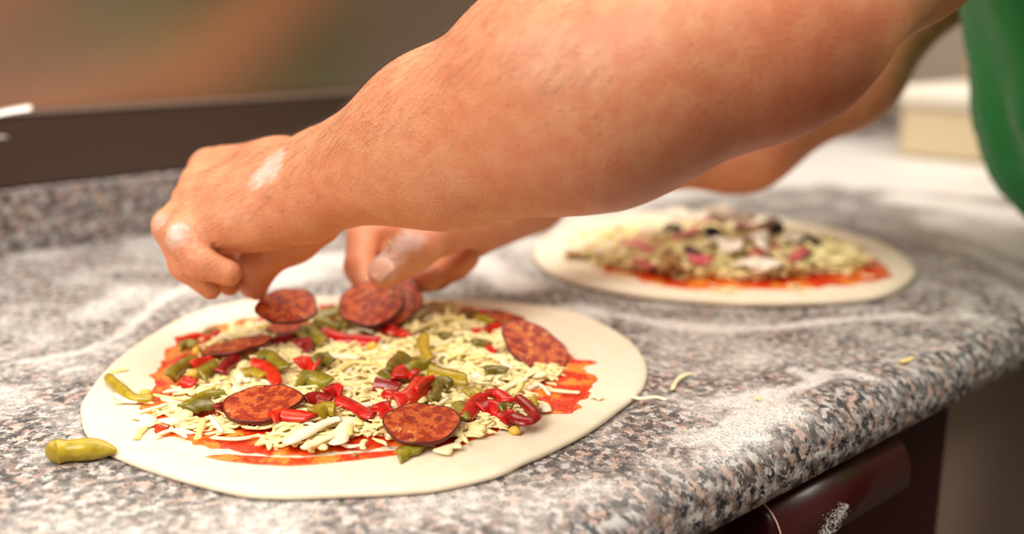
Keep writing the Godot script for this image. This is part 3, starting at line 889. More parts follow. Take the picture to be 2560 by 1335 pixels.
	# shreds and flakes that stand out one by one
	var shown := [
		[[Vector3(-0.2282,0.906,-0.5719),Vector3(-0.2185,0.906,-0.5738),Vector3(-0.205,0.906,-0.5712)], 0.0022, "thin cheese shred sticking out over the dough under the leftmost chilli"],
		[[Vector3(-0.2331,0.9065,-0.5854),Vector3(-0.2238,0.9065,-0.5757),Vector3(-0.2144,0.9065,-0.5718)], 0.004, "translucent cheese flake half under the leftmost green chilli"],
		[[Vector3(-0.2083,0.908,-0.5795),Vector3(-0.1955,0.908,-0.5743),Vector3(-0.1862,0.908,-0.5724)], 0.0026, "long cheese shred on the sauce beside the dark green chilli flap"],
		[[Vector3(-0.2074,0.908,-0.552),Vector3(-0.1998,0.908,-0.5592),Vector3(-0.195,0.908,-0.5654)], 0.0022, "cheese shred slanting over the left sauce edge"],
		[[Vector3(-0.2018,0.908,-0.5736),Vector3(-0.1926,0.908,-0.5685),Vector3(-0.1862,0.908,-0.5648)], 0.0024, "cheese shred pointing at the dark green chilli flap"],
		[[Vector3(-0.1881,0.907,-0.5199),Vector3(-0.1836,0.907,-0.5275),Vector3(-0.1791,0.907,-0.528),Vector3(-0.1705,0.907,-0.5194)], 0.003, "arched cheese shred at the lower left rim of the sauce"],
		[[Vector3(-0.1637,0.908,-0.5149),Vector3(-0.166,0.908,-0.5273),Vector3(-0.1689,0.908,-0.5437)], 0.0042, "broad upright cheese strip below the left salami slice"],
		[[Vector3(-0.1666,0.908,-0.5472),Vector3(-0.1597,0.908,-0.5357),Vector3(-0.1531,0.908,-0.5234)], 0.003, "straight cheese strip slanting down below the left salami slice"],
		[[Vector3(-0.1581,0.907,-0.5194),Vector3(-0.1465,0.907,-0.5172),Vector3(-0.1386,0.907,-0.5194),Vector3(-0.1333,0.907,-0.5237)], 0.0034, "long curved cheese strip along the lower sauce edge"],
		[[Vector3(-0.2076,0.906,-0.5475),Vector3(-0.2055,0.906,-0.5522),Vector3(-0.2005,0.906,-0.5487),Vector3(-0.1991,0.906,-0.5406),Vector3(-0.2033,0.906,-0.5394)], 0.008, "flat round cheese flake on dough at the left"],
		[[Vector3(-0.1976,0.906,-0.5196),Vector3(-0.1984,0.906,-0.5293),Vector3(-0.198,0.906,-0.5372)], 0.004, "narrow cheese sliver below the flat round flake"],
		[[Vector3(-0.1148,0.912,-0.4993),Vector3(-0.1062,0.912,-0.516),Vector3(-0.0984,0.912,-0.5286),Vector3(-0.0924,0.912,-0.5337)], 0.007, "wide folded cheese sheet in front of the yellow green chilli"],
		[[Vector3(-0.1055,0.911,-0.4956),Vector3(-0.1,0.911,-0.5042),Vector3(-0.0921,0.911,-0.512)], 0.005, "pointed cheese sheet at the front edge of the cheese"],
		[[Vector3(-0.0892,0.91,-0.5029),Vector3(-0.0887,0.91,-0.5263),Vector3(-0.0856,0.91,-0.5387)], 0.009, "thick lumpy cheese clump right of the folded sheet"],
		[[Vector3(-0.0801,0.91,-0.5296),Vector3(-0.0864,0.91,-0.5364),Vector3(-0.0852,0.91,-0.5144)], 0.006, "curled cheese piece on the thick lumpy clump"],
		[[Vector3(-0.0919,0.911,-0.5589),Vector3(-0.0847,0.911,-0.5552),Vector3(-0.0784,0.911,-0.5589)], 0.006, "smooth cheese flake behind the long red pepper strip"],
		[[Vector3(-0.0365,0.907,-0.4993),Vector3(-0.0329,0.907,-0.5068),Vector3(-0.0264,0.907,-0.5099)], 0.009, "pale cheese flake on the dough right of the front green chilli"],
		[[Vector3(-0.0092,0.909,-0.5768),Vector3(0,0.909,-0.5942),Vector3(0.0092,0.909,-0.6054)], 0.0042, "straight thick cheese strip below the tilted salami slice"],
		[[Vector3(0.0012,0.909,-0.5788),Vector3(0.0047,0.909,-0.5922),Vector3(0.006,0.909,-0.6026)], 0.004, "cheese strip beside the tilted salami slice's lower edge"],
		[[Vector3(0.0094,0.908,-0.5901),Vector3(0.0167,0.908,-0.5969),Vector3(0.022,0.908,-0.5795)], 0.003, "cheese shred lying on the right patch of sauce"],
		[[Vector3(0.0217,0.907,-0.5908),Vector3(0.0329,0.907,-0.5874),Vector3(0.0399,0.907,-0.5861)], 0.0028, "cheese shred in the middle of the right sauce patch"],
		[[Vector3(0.0135,0.907,-0.5606),Vector3(0.0186,0.907,-0.5667),Vector3(0.0192,0.907,-0.5557)], 0.006, "cheese curl right of the coiled red pepper"],
		[[Vector3(-0.0451,0.918,-0.7082),Vector3(-0.0462,0.918,-0.7264),Vector3(-0.0487,0.918,-0.7498)], 0.0036, "cheese strand standing up at the back of the pizza"],
		[[Vector3(-0.0616,0.914,-0.7119),Vector3(-0.0542,0.914,-0.7269),Vector3(-0.0451,0.914,-0.7169)], 0.0034, "cheese strand lying over the tall back heap"],
		[[Vector3(-0.0401,0.913,-0.6778),Vector3(-0.0325,0.913,-0.6868),Vector3(-0.0241,0.913,-0.6778)], 0.0034, "pale strand in front of the tall back heap"],
		[[Vector3(-0.1252,0.912,-0.631),Vector3(-0.1115,0.912,-0.6388),Vector3(-0.0957,0.912,-0.6349)], 0.006, "flat cheese sheet on the middle heap"],
		[[Vector3(-0.1061,0.913,-0.6056),Vector3(-0.0992,0.913,-0.6242),Vector3(-0.0863,0.913,-0.6204)], 0.006, "folded cheese sheet on the right of the middle heap"],
		[[Vector3(-0.1798,0.911,-0.615),Vector3(-0.1802,0.911,-0.6301),Vector3(-0.1768,0.911,-0.6172)], 0.005, "upright cheese flake behind the left salami slice"]]
	for i in shown.size():
		topping("cheese_shred" if shown[i][1] < 0.0045 else "cheese_flake", shown[i][0], shown[i][1], 0.0016, 0.0004, M.cheese[i % 4], shown[i][2], "cheese", "cheese pieces that stand out", 100 + i)
	topping("cheese_shred", [Vector3(0.0695,0.904,-0.5888),Vector3(0.075,0.904,-0.5848),Vector3(0.0846,0.904,-0.5868),Vector3(0.0905,0.904,-0.5822)], 0.0034, 0.0014, 0.0003, M.cheese[1], "wavy cheese shred hanging off the dough's right edge", "cheese", "cheese pieces that stand out", 140)
	topping("cheese_shred", [Vector3(0.0968,0.9015,-0.6056),Vector3(0.1022,0.9015,-0.6219),Vector3(0.1088,0.9015,-0.6323),Vector3(0.1147,0.9015,-0.6345)], 0.0032, 0.0018, 0.0003, M.cheese[0], "curved cheese shred on granite right of the front pizza", "cheese", "cheese pieces on the granite", 141)
	topping("cheese_shred", [Vector3(0.2534,0.9015,-0.6579),Vector3(0.2596,0.9015,-0.6619),Vector3(0.2654,0.9015,-0.6677)], 0.0040, 0.0018, 0.0003, M.cheese[2], "small cheese bit on granite near the front edge", "cheese", "cheese pieces on the granite", 142)
	topping("cheese_shred", [Vector3(0.1445,0.9015,-0.5934),Vector3(0.1463,0.9015,-0.5907),Vector3(0.1467,0.9015,-0.5888)], 0.0022, 0.0014, 0.0002, M.cheese[2], "tiny cheese crumb on the flour ridge by the counter edge", "cheese", "cheese pieces on the granite", 143)
	topping("cheese_flake", [Vector3(0.0467,0.906,-0.5835),Vector3(0.05,0.906,-0.5809),Vector3(0.0522,0.906,-0.5789)], 0.005, 0.0012, 0.0003, M.cheese[1], "tiny cheese flake on bare dough right of the sauce", "cheese", "cheese pieces that stand out", 144)
	topping("cheese_flake", [Vector3(-0.2509,0.9054,-0.6272),Vector3(-0.2458,0.9054,-0.6302),Vector3(-0.2408,0.9054,-0.6317)], 0.006, 0.001, 0.0003, M.cheese[2], "faint cheese flake on bare dough at the far left", "cheese", "cheese pieces that stand out", 145)

	# salami
	var eye := Vector3(0, 0, 1)
	salami(Vector3(-0.1389,0.913,-0.5512), Vector3(-0.05, 1, 0.15), Vector3(1, 0, -0.1), 0.0205, 0.0205, 0.0012, "salami slice with a pointed corner at the left front of the pizza", 5, 0.16)
	salami(Vector3(-0.0478,0.913,-0.5223), Vector3(0.04, 1, 0.16), Vector3(1, 0, -0.15), 0.0200, 0.0200, 0.0014, "salami slice lying nearest the camera at the front of the pizza", 8, 0.04)
	salami(Vector3(0.0144,0.914,-0.6506), Vector3(0.28, 1, 0.38), Vector3(0.62, 0, 0.78), 0.0255, 0.0195, 0.0016, "large tilted salami slice at the right of the front pizza", 11, 0.06)
	salami(Vector3(-0.1777,0.913,-0.6537), Vector3(-0.16, 1, -0.05), Vector3(1, 0, -0.35), 0.0225, 0.0190, 0.0014, "salami slice seen nearly edge on at the pizza's left rear", 14, 0.0)
	salami(Vector3(-0.0115,0.908,-0.7321), Vector3(0.1, 1, 0.02), Vector3(1, 0, 0.2), 0.0210, 0.0200, 0.0010, "flat salami slice partly under the large tilted one", 17, 0.0)
	salami(Vector3(-0.1517,0.912,-0.6975), Vector3(0.0, 1, -0.02), Vector3(1, 0, 0.1), 0.0160, 0.0160, 0.0008, "shaded salami slice lying below the hand that holds one", 19, 0.0)
	salami(Vector3(-0.15,0.9346,-0.679), Vector3(0.02, 1, 0.36), Vector3(1, -0.12, 0.25), 0.0205, 0.0195, -0.0022, "salami slice held by the nearer hand over the pizza", 23, 0.05)
	salami(Vector3(-0.0959,0.9316,-0.6957), Vector3(-0.1, 1, 0.55), Vector3(1, 0.05, 0.1), 0.0225, 0.0220, -0.001, "front salami slice of the stack under the farther thumb", 29, 0.0)
	salami(Vector3(-0.0886,0.9277,-0.7025), Vector3(0.05, 1, 0.55), Vector3(1, 0.05, 0.1), 0.0215, 0.0215, -0.001, "middle salami slice of the stack under the farther thumb", 31, 0.0)
	salami(Vector3(-0.082,0.9303,-0.7109), Vector3(0.12, 1, 0.55), Vector3(1, 0.05, 0.1), 0.0205, 0.0215, -0.001, "rearmost salami slice of the stack under the farther thumb", 37, 0.0)

	var reds := [
		[[Vector3(-0.1604,0.913,-0.6211),Vector3(-0.1511,0.913,-0.6151),Vector3(-0.142,0.913,-0.597),Vector3(-0.1357,0.913,-0.5806)], 7, 1, "curved red pepper strip behind the left salami slice"],
		[[Vector3(-0.1963,0.911,-0.6209),Vector3(-0.1915,0.911,-0.6277),Vector3(-0.1872,0.911,-0.6339)], 7, 1, "bright red pepper strip beside the yellow garlic bit"],
		[[Vector3(-0.1769,0.912,-0.607),Vector3(-0.1758,0.912,-0.6233),Vector3(-0.1737,0.912,-0.6365)], 7, 2, "dark red pepper strip under the edge on salami slice"],
		[[Vector3(-0.1955,0.91,-0.5977),Vector3(-0.1907,0.91,-0.5942),Vector3(-0.1872,0.91,-0.5935)], 7, 0, "short red pepper bit below the garlic at the left"],
		[[Vector3(-0.1566,0.913,-0.6621),Vector3(-0.1502,0.913,-0.6734),Vector3(-0.1444,0.913,-0.6841)], 6, 2, "straight dark red strip behind the edge on salami slice"],
		[[Vector3(-0.1412,0.914,-0.6573),Vector3(-0.1365,0.914,-0.6642),Vector3(-0.1315,0.914,-0.6659)], 7, 2, "purplish red pepper flap left of the green chilli cluster"],
		[[Vector3(-0.135,0.912,-0.667),Vector3(-0.1325,0.912,-0.6535),Vector3(-0.1316,0.912,-0.6436)], 7, 2, "purplish red pepper tail hanging below the flap"],
		[[Vector3(-0.1311,0.913,-0.6166),Vector3(-0.1265,0.913,-0.6219),Vector3(-0.1187,0.913,-0.6114)], 8, 1, "small bright red pepper hump left of the middle heap"],
		[[Vector3(-0.1287,0.913,-0.5312),Vector3(-0.1246,0.913,-0.537),Vector3(-0.1161,0.913,-0.5347),Vector3(-0.1072,0.913,-0.5318)], 7.5, 1, "orange red pepper strip in front of the left salami slice"],
		[[Vector3(-0.1154,0.912,-0.5587),Vector3(-0.1095,0.912,-0.5637),Vector3(-0.1017,0.912,-0.5587)], 7, 2, "crumpled dark red pepper beside the yellow green chilli"],
		[[Vector3(-0.1041,0.913,-0.5681),Vector3(-0.1014,0.913,-0.5739),Vector3(-0.0967,0.913,-0.5688)], 6, 0, "small red pepper cube above the yellow green chilli"],
		[[Vector3(-0.0981,0.912,-0.5612),Vector3(-0.0887,0.912,-0.5526),Vector3(-0.0793,0.912,-0.5407),Vector3(-0.0745,0.912,-0.5372)], 7, 0, "long glossy red strip in the middle of the front"],
		[[Vector3(-0.0739,0.913,-0.5512),Vector3(-0.0706,0.913,-0.5464),Vector3(-0.0668,0.913,-0.5358)], 7, 0, "red pepper piece just behind the nearest salami slice"],
		[[Vector3(-0.0806,0.913,-0.5833),Vector3(-0.0732,0.913,-0.5819),Vector3(-0.0651,0.913,-0.5779)], 7, 2, "dark red pepper block left of the central pepper pile"],
		[[Vector3(-0.066,0.917,-0.5831),Vector3(-0.064,0.917,-0.6),Vector3(-0.0567,0.917,-0.5886)], 8, 0, "red pepper fold on top of the central pepper pile"],
		[[Vector3(-0.0651,0.914,-0.556),Vector3(-0.0582,0.914,-0.5585),Vector3(-0.053,0.914,-0.5719),Vector3(-0.0512,0.914,-0.5887)], 9, 1, "bright red pepper chunk at the front of the central pile"],
		[[Vector3(-0.0541,0.917,-0.5638),Vector3(-0.0502,0.917,-0.577),Vector3(-0.0461,0.917,-0.5845)], 4, 1, "orange edged pepper sliver in the central pile"],
		[[Vector3(-0.0729,0.912,-0.5727),Vector3(-0.0692,0.912,-0.5688),Vector3(-0.066,0.912,-0.5688)], 6, 0, "little red bit below the dark red block"],
		[[Vector3(-0.1305,0.914,-0.6854),Vector3(-0.1153,0.914,-0.6694),Vector3(-0.1013,0.914,-0.6659),Vector3(-0.0879,0.914,-0.6616)], 8, 0, "long red pepper strip across the rear middle"],
		[[Vector3(-0.0975,0.914,-0.7042),Vector3(-0.088,0.914,-0.6873),Vector3(-0.0825,0.914,-0.6809)], 9, 0, "broad red pepper strip under the salami stack"],
		[[Vector3(-0.0824,0.914,-0.68),Vector3(-0.077,0.914,-0.6854),Vector3(-0.0703,0.914,-0.6746)], 7, 1, "shiny red pepper curl right of the broad strip"],
		[[Vector3(-0.1416,0.912,-0.7474),Vector3(-0.1358,0.912,-0.7495),Vector3(-0.1304,0.912,-0.7527)], 5, 1, "red pepper bit at the back between both hands"],
		[[Vector3(-0.1305,0.914,-0.7139),Vector3(-0.126,0.914,-0.7119),Vector3(-0.1203,0.914,-0.7042)], 7, 2, "dark red pepper knob below the long green strip"],
		[[Vector3(-0.0253,0.911,-0.5362),Vector3(-0.023,0.911,-0.5503),Vector3(-0.0182,0.911,-0.5677),Vector3(-0.0097,0.911,-0.5767),Vector3(-0.0016,0.911,-0.5613)], 7, 0, "arched red pepper strip right of the nearest salami slice"],
		[[Vector3(-0.0174,0.911,-0.5491),Vector3(-0.0122,0.911,-0.5527),Vector3(-0.0066,0.911,-0.5467)], 8, 0, "red pepper piece under the arched strip"],
		[[Vector3(-0.006,0.91,-0.5353),Vector3(-0.0026,0.91,-0.5399),Vector3(0.0007,0.91,-0.5445)], 7, 0, "red pepper tip above the yellow cube"],
		[[Vector3(0.0011,0.912,-0.5372),Vector3(0.0068,0.912,-0.5292),Vector3(0.0126,0.912,-0.5383),Vector3(0.0089,0.912,-0.5526),Vector3(0.0038,0.912,-0.565)], 7, 2, "coiled dark red pepper at the pizza's front right"],
		[[Vector3(-0.0274,0.91,-0.6947),Vector3(-0.0242,0.91,-0.6984),Vector3(-0.021,0.91,-0.7002)], 5, 1, "red pepper bit below the flat rear salami slice"],
		[[Vector3(-0.0175,0.911,-0.6933),Vector3(-0.0133,0.911,-0.7007),Vector3(-0.0089,0.911,-0.7064)], 6, 0, "red pepper piece touching the large tilted salami slice"],
		[[Vector3(-0.0162,0.911,-0.6607),Vector3(-0.0135,0.911,-0.6548),Vector3(-0.0103,0.911,-0.6483)], 4, 0, "small red dot of pepper left of the tilted slice"],
		[[Vector3(-0.0383,0.91,-0.7448),Vector3(-0.0299,0.91,-0.7469),Vector3(-0.0212,0.91,-0.7406)], 5, 1, "red pepper sliver at the pizza's back right"],
		[[Vector3(-0.2264,0.908,-0.6821),Vector3(-0.2205,0.908,-0.6892),Vector3(-0.2141,0.908,-0.6956)], 5, 1, "red pepper shaving at the left rear rim of the sauce"],
		[[Vector3(-0.2082,0.91,-0.6829),Vector3(-0.204,0.91,-0.6892),Vector3(-0.2016,0.91,-0.6984)], 5, 1, "red pepper shaving beside the rear left green bit"],
		[[Vector3(-0.1629,0.91,-0.5517),Vector3(-0.1617,0.91,-0.5565),Vector3(-0.1595,0.91,-0.5565)], 6, 2, "red sliver peeping out left of the left salami slice"]]
	for i in reds.size():
		topping("red_pepper_piece", reds[i][0], reds[i][1] * 0.0013, 0.0024, 0.0010, M.red_pepper[reds[i][2]], reds[i][3], "pepper", "red pepper pieces on the front pizza", 200 + i, 0.55 + 0.4 * sin(i * 2.1), 0.09, 0.95)
	var greens := [
		[[Vector3(-0.2465,0.908,-0.6118),Vector3(-0.236,0.908,-0.5969),Vector3(-0.2276,0.908,-0.5861),Vector3(-0.2178,0.908,-0.5749),Vector3(-0.2066,0.908,-0.5743)], 5, 1, "long green chilli strip hanging over bare dough at the left"],
		[[Vector3(-0.2037,0.912,-0.597),Vector3(-0.2034,0.912,-0.6121),Vector3(-0.2014,0.912,-0.6218),Vector3(-0.1969,0.912,-0.631)], 7, 0, "green chilli strip leaning left of the garlic bit"],
		[[Vector3(-0.1859,0.913,-0.5999),Vector3(-0.1848,0.913,-0.6114),Vector3(-0.1818,0.913,-0.6181)], 7, 0, "green chilli piece right of the garlic bit"],
		[[Vector3(-0.1626,0.912,-0.607),Vector3(-0.1562,0.912,-0.6084),Vector3(-0.1477,0.912,-0.5998)], 8, 1, "wide green chilli piece behind the curved red strip"],
		[[Vector3(-0.1588,0.914,-0.6251),Vector3(-0.1511,0.914,-0.6297),Vector3(-0.1379,0.914,-0.6057)], 8, 0, "arched green chilli above the curved red strip"],
		[[Vector3(-0.1271,0.913,-0.5901),Vector3(-0.1182,0.913,-0.5928),Vector3(-0.1074,0.913,-0.5833)], 9, 0, "rounded green chilli section in the middle left"],
		[[Vector3(-0.1811,0.912,-0.5502),Vector3(-0.1784,0.912,-0.56),Vector3(-0.1745,0.912,-0.5701),Vector3(-0.1647,0.912,-0.5727)], 5, 0, "green chilli flap edge left of the left salami slice"],
		[[Vector3(-0.1799,0.911,-0.5503),Vector3(-0.1741,0.911,-0.5564),Vector3(-0.1681,0.911,-0.5589)], 9, 2, "dark green chilli flap left of the left salami slice"],
		[[Vector3(-0.1204,0.915,-0.6131),Vector3(-0.1168,0.915,-0.6237),Vector3(-0.1101,0.915,-0.6161)], 8, 2, "dark green chilli lump left of the middle heap"],
		[[Vector3(-0.0708,0.917,-0.5928),Vector3(-0.0693,0.917,-0.6102),Vector3(-0.0662,0.917,-0.6255)], 8, 2, "glossy dark green chilli behind the central pile"],
		[[Vector3(-0.0763,0.914,-0.6028),Vector3(-0.0724,0.914,-0.5956),Vector3(-0.0683,0.914,-0.5859)], 7, 2, "green chilli piece left of the central red fold"],
		[[Vector3(-0.058,0.92,-0.6556),Vector3(-0.0559,0.92,-0.6371),Vector3(-0.0533,0.92,-0.6227),Vector3(-0.0497,0.92,-0.6074)], 7, 1, "upright green chilli strip rising from the central pile"],
		[[Vector3(-0.061,0.918,-0.5942),Vector3(-0.0556,0.918,-0.6029),Vector3(-0.0498,0.918,-0.6088)], 7, 0, "green chilli strip lying over the central red fold"],
		[[Vector3(-0.0497,0.916,-0.5999),Vector3(-0.0401,0.916,-0.5928),Vector3(-0.0328,0.916,-0.5872),Vector3(-0.026,0.916,-0.5831)], 8, 1, "long yellow green chilli strip right of the central pile"],
		[[Vector3(-0.0446,0.914,-0.5887),Vector3(-0.0427,0.914,-0.5739),Vector3(-0.0441,0.914,-0.5623),Vector3(-0.0469,0.914,-0.5572)], 5, 2, "curled dark green chilli ring right of the red chunk"],
		[[Vector3(-0.0433,0.913,-0.5866),Vector3(-0.0398,0.913,-0.586),Vector3(-0.0357,0.913,-0.5806)], 7, 2, "dark green chilli stub under the long yellow strip"],
		[[Vector3(-0.0167,0.912,-0.607),Vector3(-0.0097,0.912,-0.6114),Vector3(-0.0029,0.912,-0.6084)], 6.5, 2, "dark green chilli section left of the tilted salami slice"],
		[[Vector3(-0.0266,0.911,-0.5741),Vector3(-0.0221,0.911,-0.5767),Vector3(-0.0169,0.911,-0.5702)], 7, 1, "yellow green chilli piece behind the arched red strip"],
		[[Vector3(-0.03,0.911,-0.5589),Vector3(-0.0277,0.911,-0.5467),Vector3(-0.0262,0.911,-0.5339)], 6, 0, "green chilli sliver right of the nearest salami slice"],
		[[Vector3(-0.0061,0.912,-0.5442),Vector3(-0.0035,0.912,-0.549),Vector3(-0.0004,0.912,-0.5478)], 6, 2, "green chilli bit beside the coiled red pepper"],
		[[Vector3(0.0113,0.911,-0.5639),Vector3(0.0129,0.911,-0.5539),Vector3(0.0126,0.911,-0.542)], 4, 1, "green chilli peel behind the coiled red pepper"],
		[[Vector3(-0.0264,0.911,-0.6684),Vector3(-0.0212,0.911,-0.6709),Vector3(-0.0158,0.911,-0.6649)], 6.5, 2, "dark green chilli section in the right rear cheese"],
		[[Vector3(-0.047,0.912,-0.6846),Vector3(-0.045,0.912,-0.6792),Vector3(-0.0422,0.912,-0.6757)], 6.5, 2, "small green chilli dot in front of the back heap"],
		[[Vector3(-0.0356,0.911,-0.73),Vector3(-0.0311,0.911,-0.7341),Vector3(-0.0258,0.911,-0.729)], 6, 2, "green chilli strip by the flat rear salami slice"],
		[[Vector3(-0.0261,0.912,-0.7147),Vector3(-0.0212,0.912,-0.7206),Vector3(-0.0151,0.912,-0.7098)], 7, 1, "yellow chilli piece on the flat rear salami slice"],
		[[Vector3(-0.0574,0.907,-0.4958),Vector3(-0.052,0.907,-0.5028),Vector3(-0.0451,0.907,-0.5053)], 8, 0, "green chilli section on the dough below the nearest salami"],
		[[Vector3(-0.1053,0.914,-0.5344),Vector3(-0.1022,0.914,-0.5438),Vector3(-0.0961,0.914,-0.5415)], 8, 1, "yellow green chilli square between the red pepper pieces"],
		[[Vector3(-0.1359,0.917,-0.7057),Vector3(-0.1225,0.917,-0.7186),Vector3(-0.1117,0.917,-0.7341)], 9, 0, "long olive green strip in front of the salami stack"],
		[[Vector3(-0.1391,0.915,-0.6697),Vector3(-0.1385,0.915,-0.6822),Vector3(-0.1373,0.915,-0.6914)], 8, 0, "green chilli fold below the held salami slice"],
		[[Vector3(-0.137,0.916,-0.6844),Vector3(-0.1296,0.916,-0.67),Vector3(-0.1213,0.916,-0.6545)], 8, 0, "leaning green chilli strip below the held salami slice"],
		[[Vector3(-0.1374,0.915,-0.7028),Vector3(-0.1276,0.915,-0.697),Vector3(-0.1173,0.915,-0.6859)], 7, 0, "green chilli strip under the long olive green strip"],
		[[Vector3(-0.2183,0.91,-0.6629),Vector3(-0.2146,0.91,-0.668),Vector3(-0.2082,0.91,-0.6663)], 6, 0, "small green chilli bit at the left rear"],
		[[Vector3(-0.2088,0.91,-0.6919),Vector3(-0.2071,0.91,-0.6984),Vector3(-0.2042,0.91,-0.7021)], 5, 2, "dark green chilli bit at the left rear rim"],
		[[Vector3(-0.1204,0.916,-0.7052),Vector3(-0.1161,0.916,-0.6994),Vector3(-0.1122,0.916,-0.6881)], 7, 1, "amber green chilli end right of the dark red knob"]]
	for i in greens.size():
		topping("green_chilli_piece", greens[i][0], greens[i][1] * 0.0013, 0.0026, 0.0012, M.green_pepper[greens[i][2]], greens[i][3], "chilli", "green chilli pieces on the front pizza", 300 + i, 0.55 + 0.4 * sin(i * 1.7), 0.08, 0.95)
	# the whole chilli that fell on the counter
	var pts: Array = [Vector3(-0.2343,0.906,-0.5001),Vector3(-0.2327,0.906,-0.5031),Vector3(-0.2282,0.906,-0.5046),Vector3(-0.2206,0.906,-0.5061),Vector3(-0.2138,0.906,-0.5071),Vector3(-0.2077,0.906,-0.5061),Vector3(-0.2022,0.906,-0.5046)]
	var ch := thing("green_chilli", Vector3(pts[3].x, TOP, pts[3].z), "whole olive green chilli lying on granite left of the pizza", "chilli")
	part("flesh", tube(local(spline(pts, 26), ch.position), [0.0030, 0.0060, 0.0066, 0.0056, 0.0058, 0.0060, 0.0056, 0.0044, 0.0028, 0.0006], 14), M.green_pepper[1], ch)
	var bits := [[Vector3(-0.192,0.912,-0.6048), Vector3(0.0085, 0.006, 0.006), "yellow garlic bit among the left peppers"], [Vector3(-0.2033,0.911,-0.6532), Vector3(0.007, 0.006, 0.006), "yellow garlic bit left of the edge on salami slice"], [Vector3(0.0017,0.907,-0.5291), Vector3(0.0075, 0.005, 0.006), "yellow cube on the dough under the coiled red pepper"], [Vector3(-0.0903,0.914,-0.6523), Vector3(0.008, 0.005, 0.006), "orange yellow bit on the middle cheese heap"], [Vector3(-0.184,0.912,-0.6271), Vector3(0.005, 0.004, 0.004), "tiny yellow seed on the bright red strip"], [Vector3(-0.2136,0.908,-0.5834), Vector3(0.007, 0.004, 0.005), "amber seed on the leftmost green chilli"], [Vector3(-0.0797,0.9054,-0.5004), Vector3(0.0036, 0.0024, 0.003), "tiny brown peppercorn crumb on the front sauce streak"]]
	for i in bits.size():
		var o := MeshInstance3D.new()
		o.name = numbered("vegetable_bit")
		o.mesh = lump(bits[i][1], 0.5, i + 2)
		o.material_override = M.yellow_bit if i < 6 else M.mushroom_brown
		add_child(o)
		o.position = bits[i][0]
		o.rotation.y = i * 1.3
		tag(o, bits[i][2], "vegetable bit", "small vegetable bits on the front pizza")
	scatter_cheese()

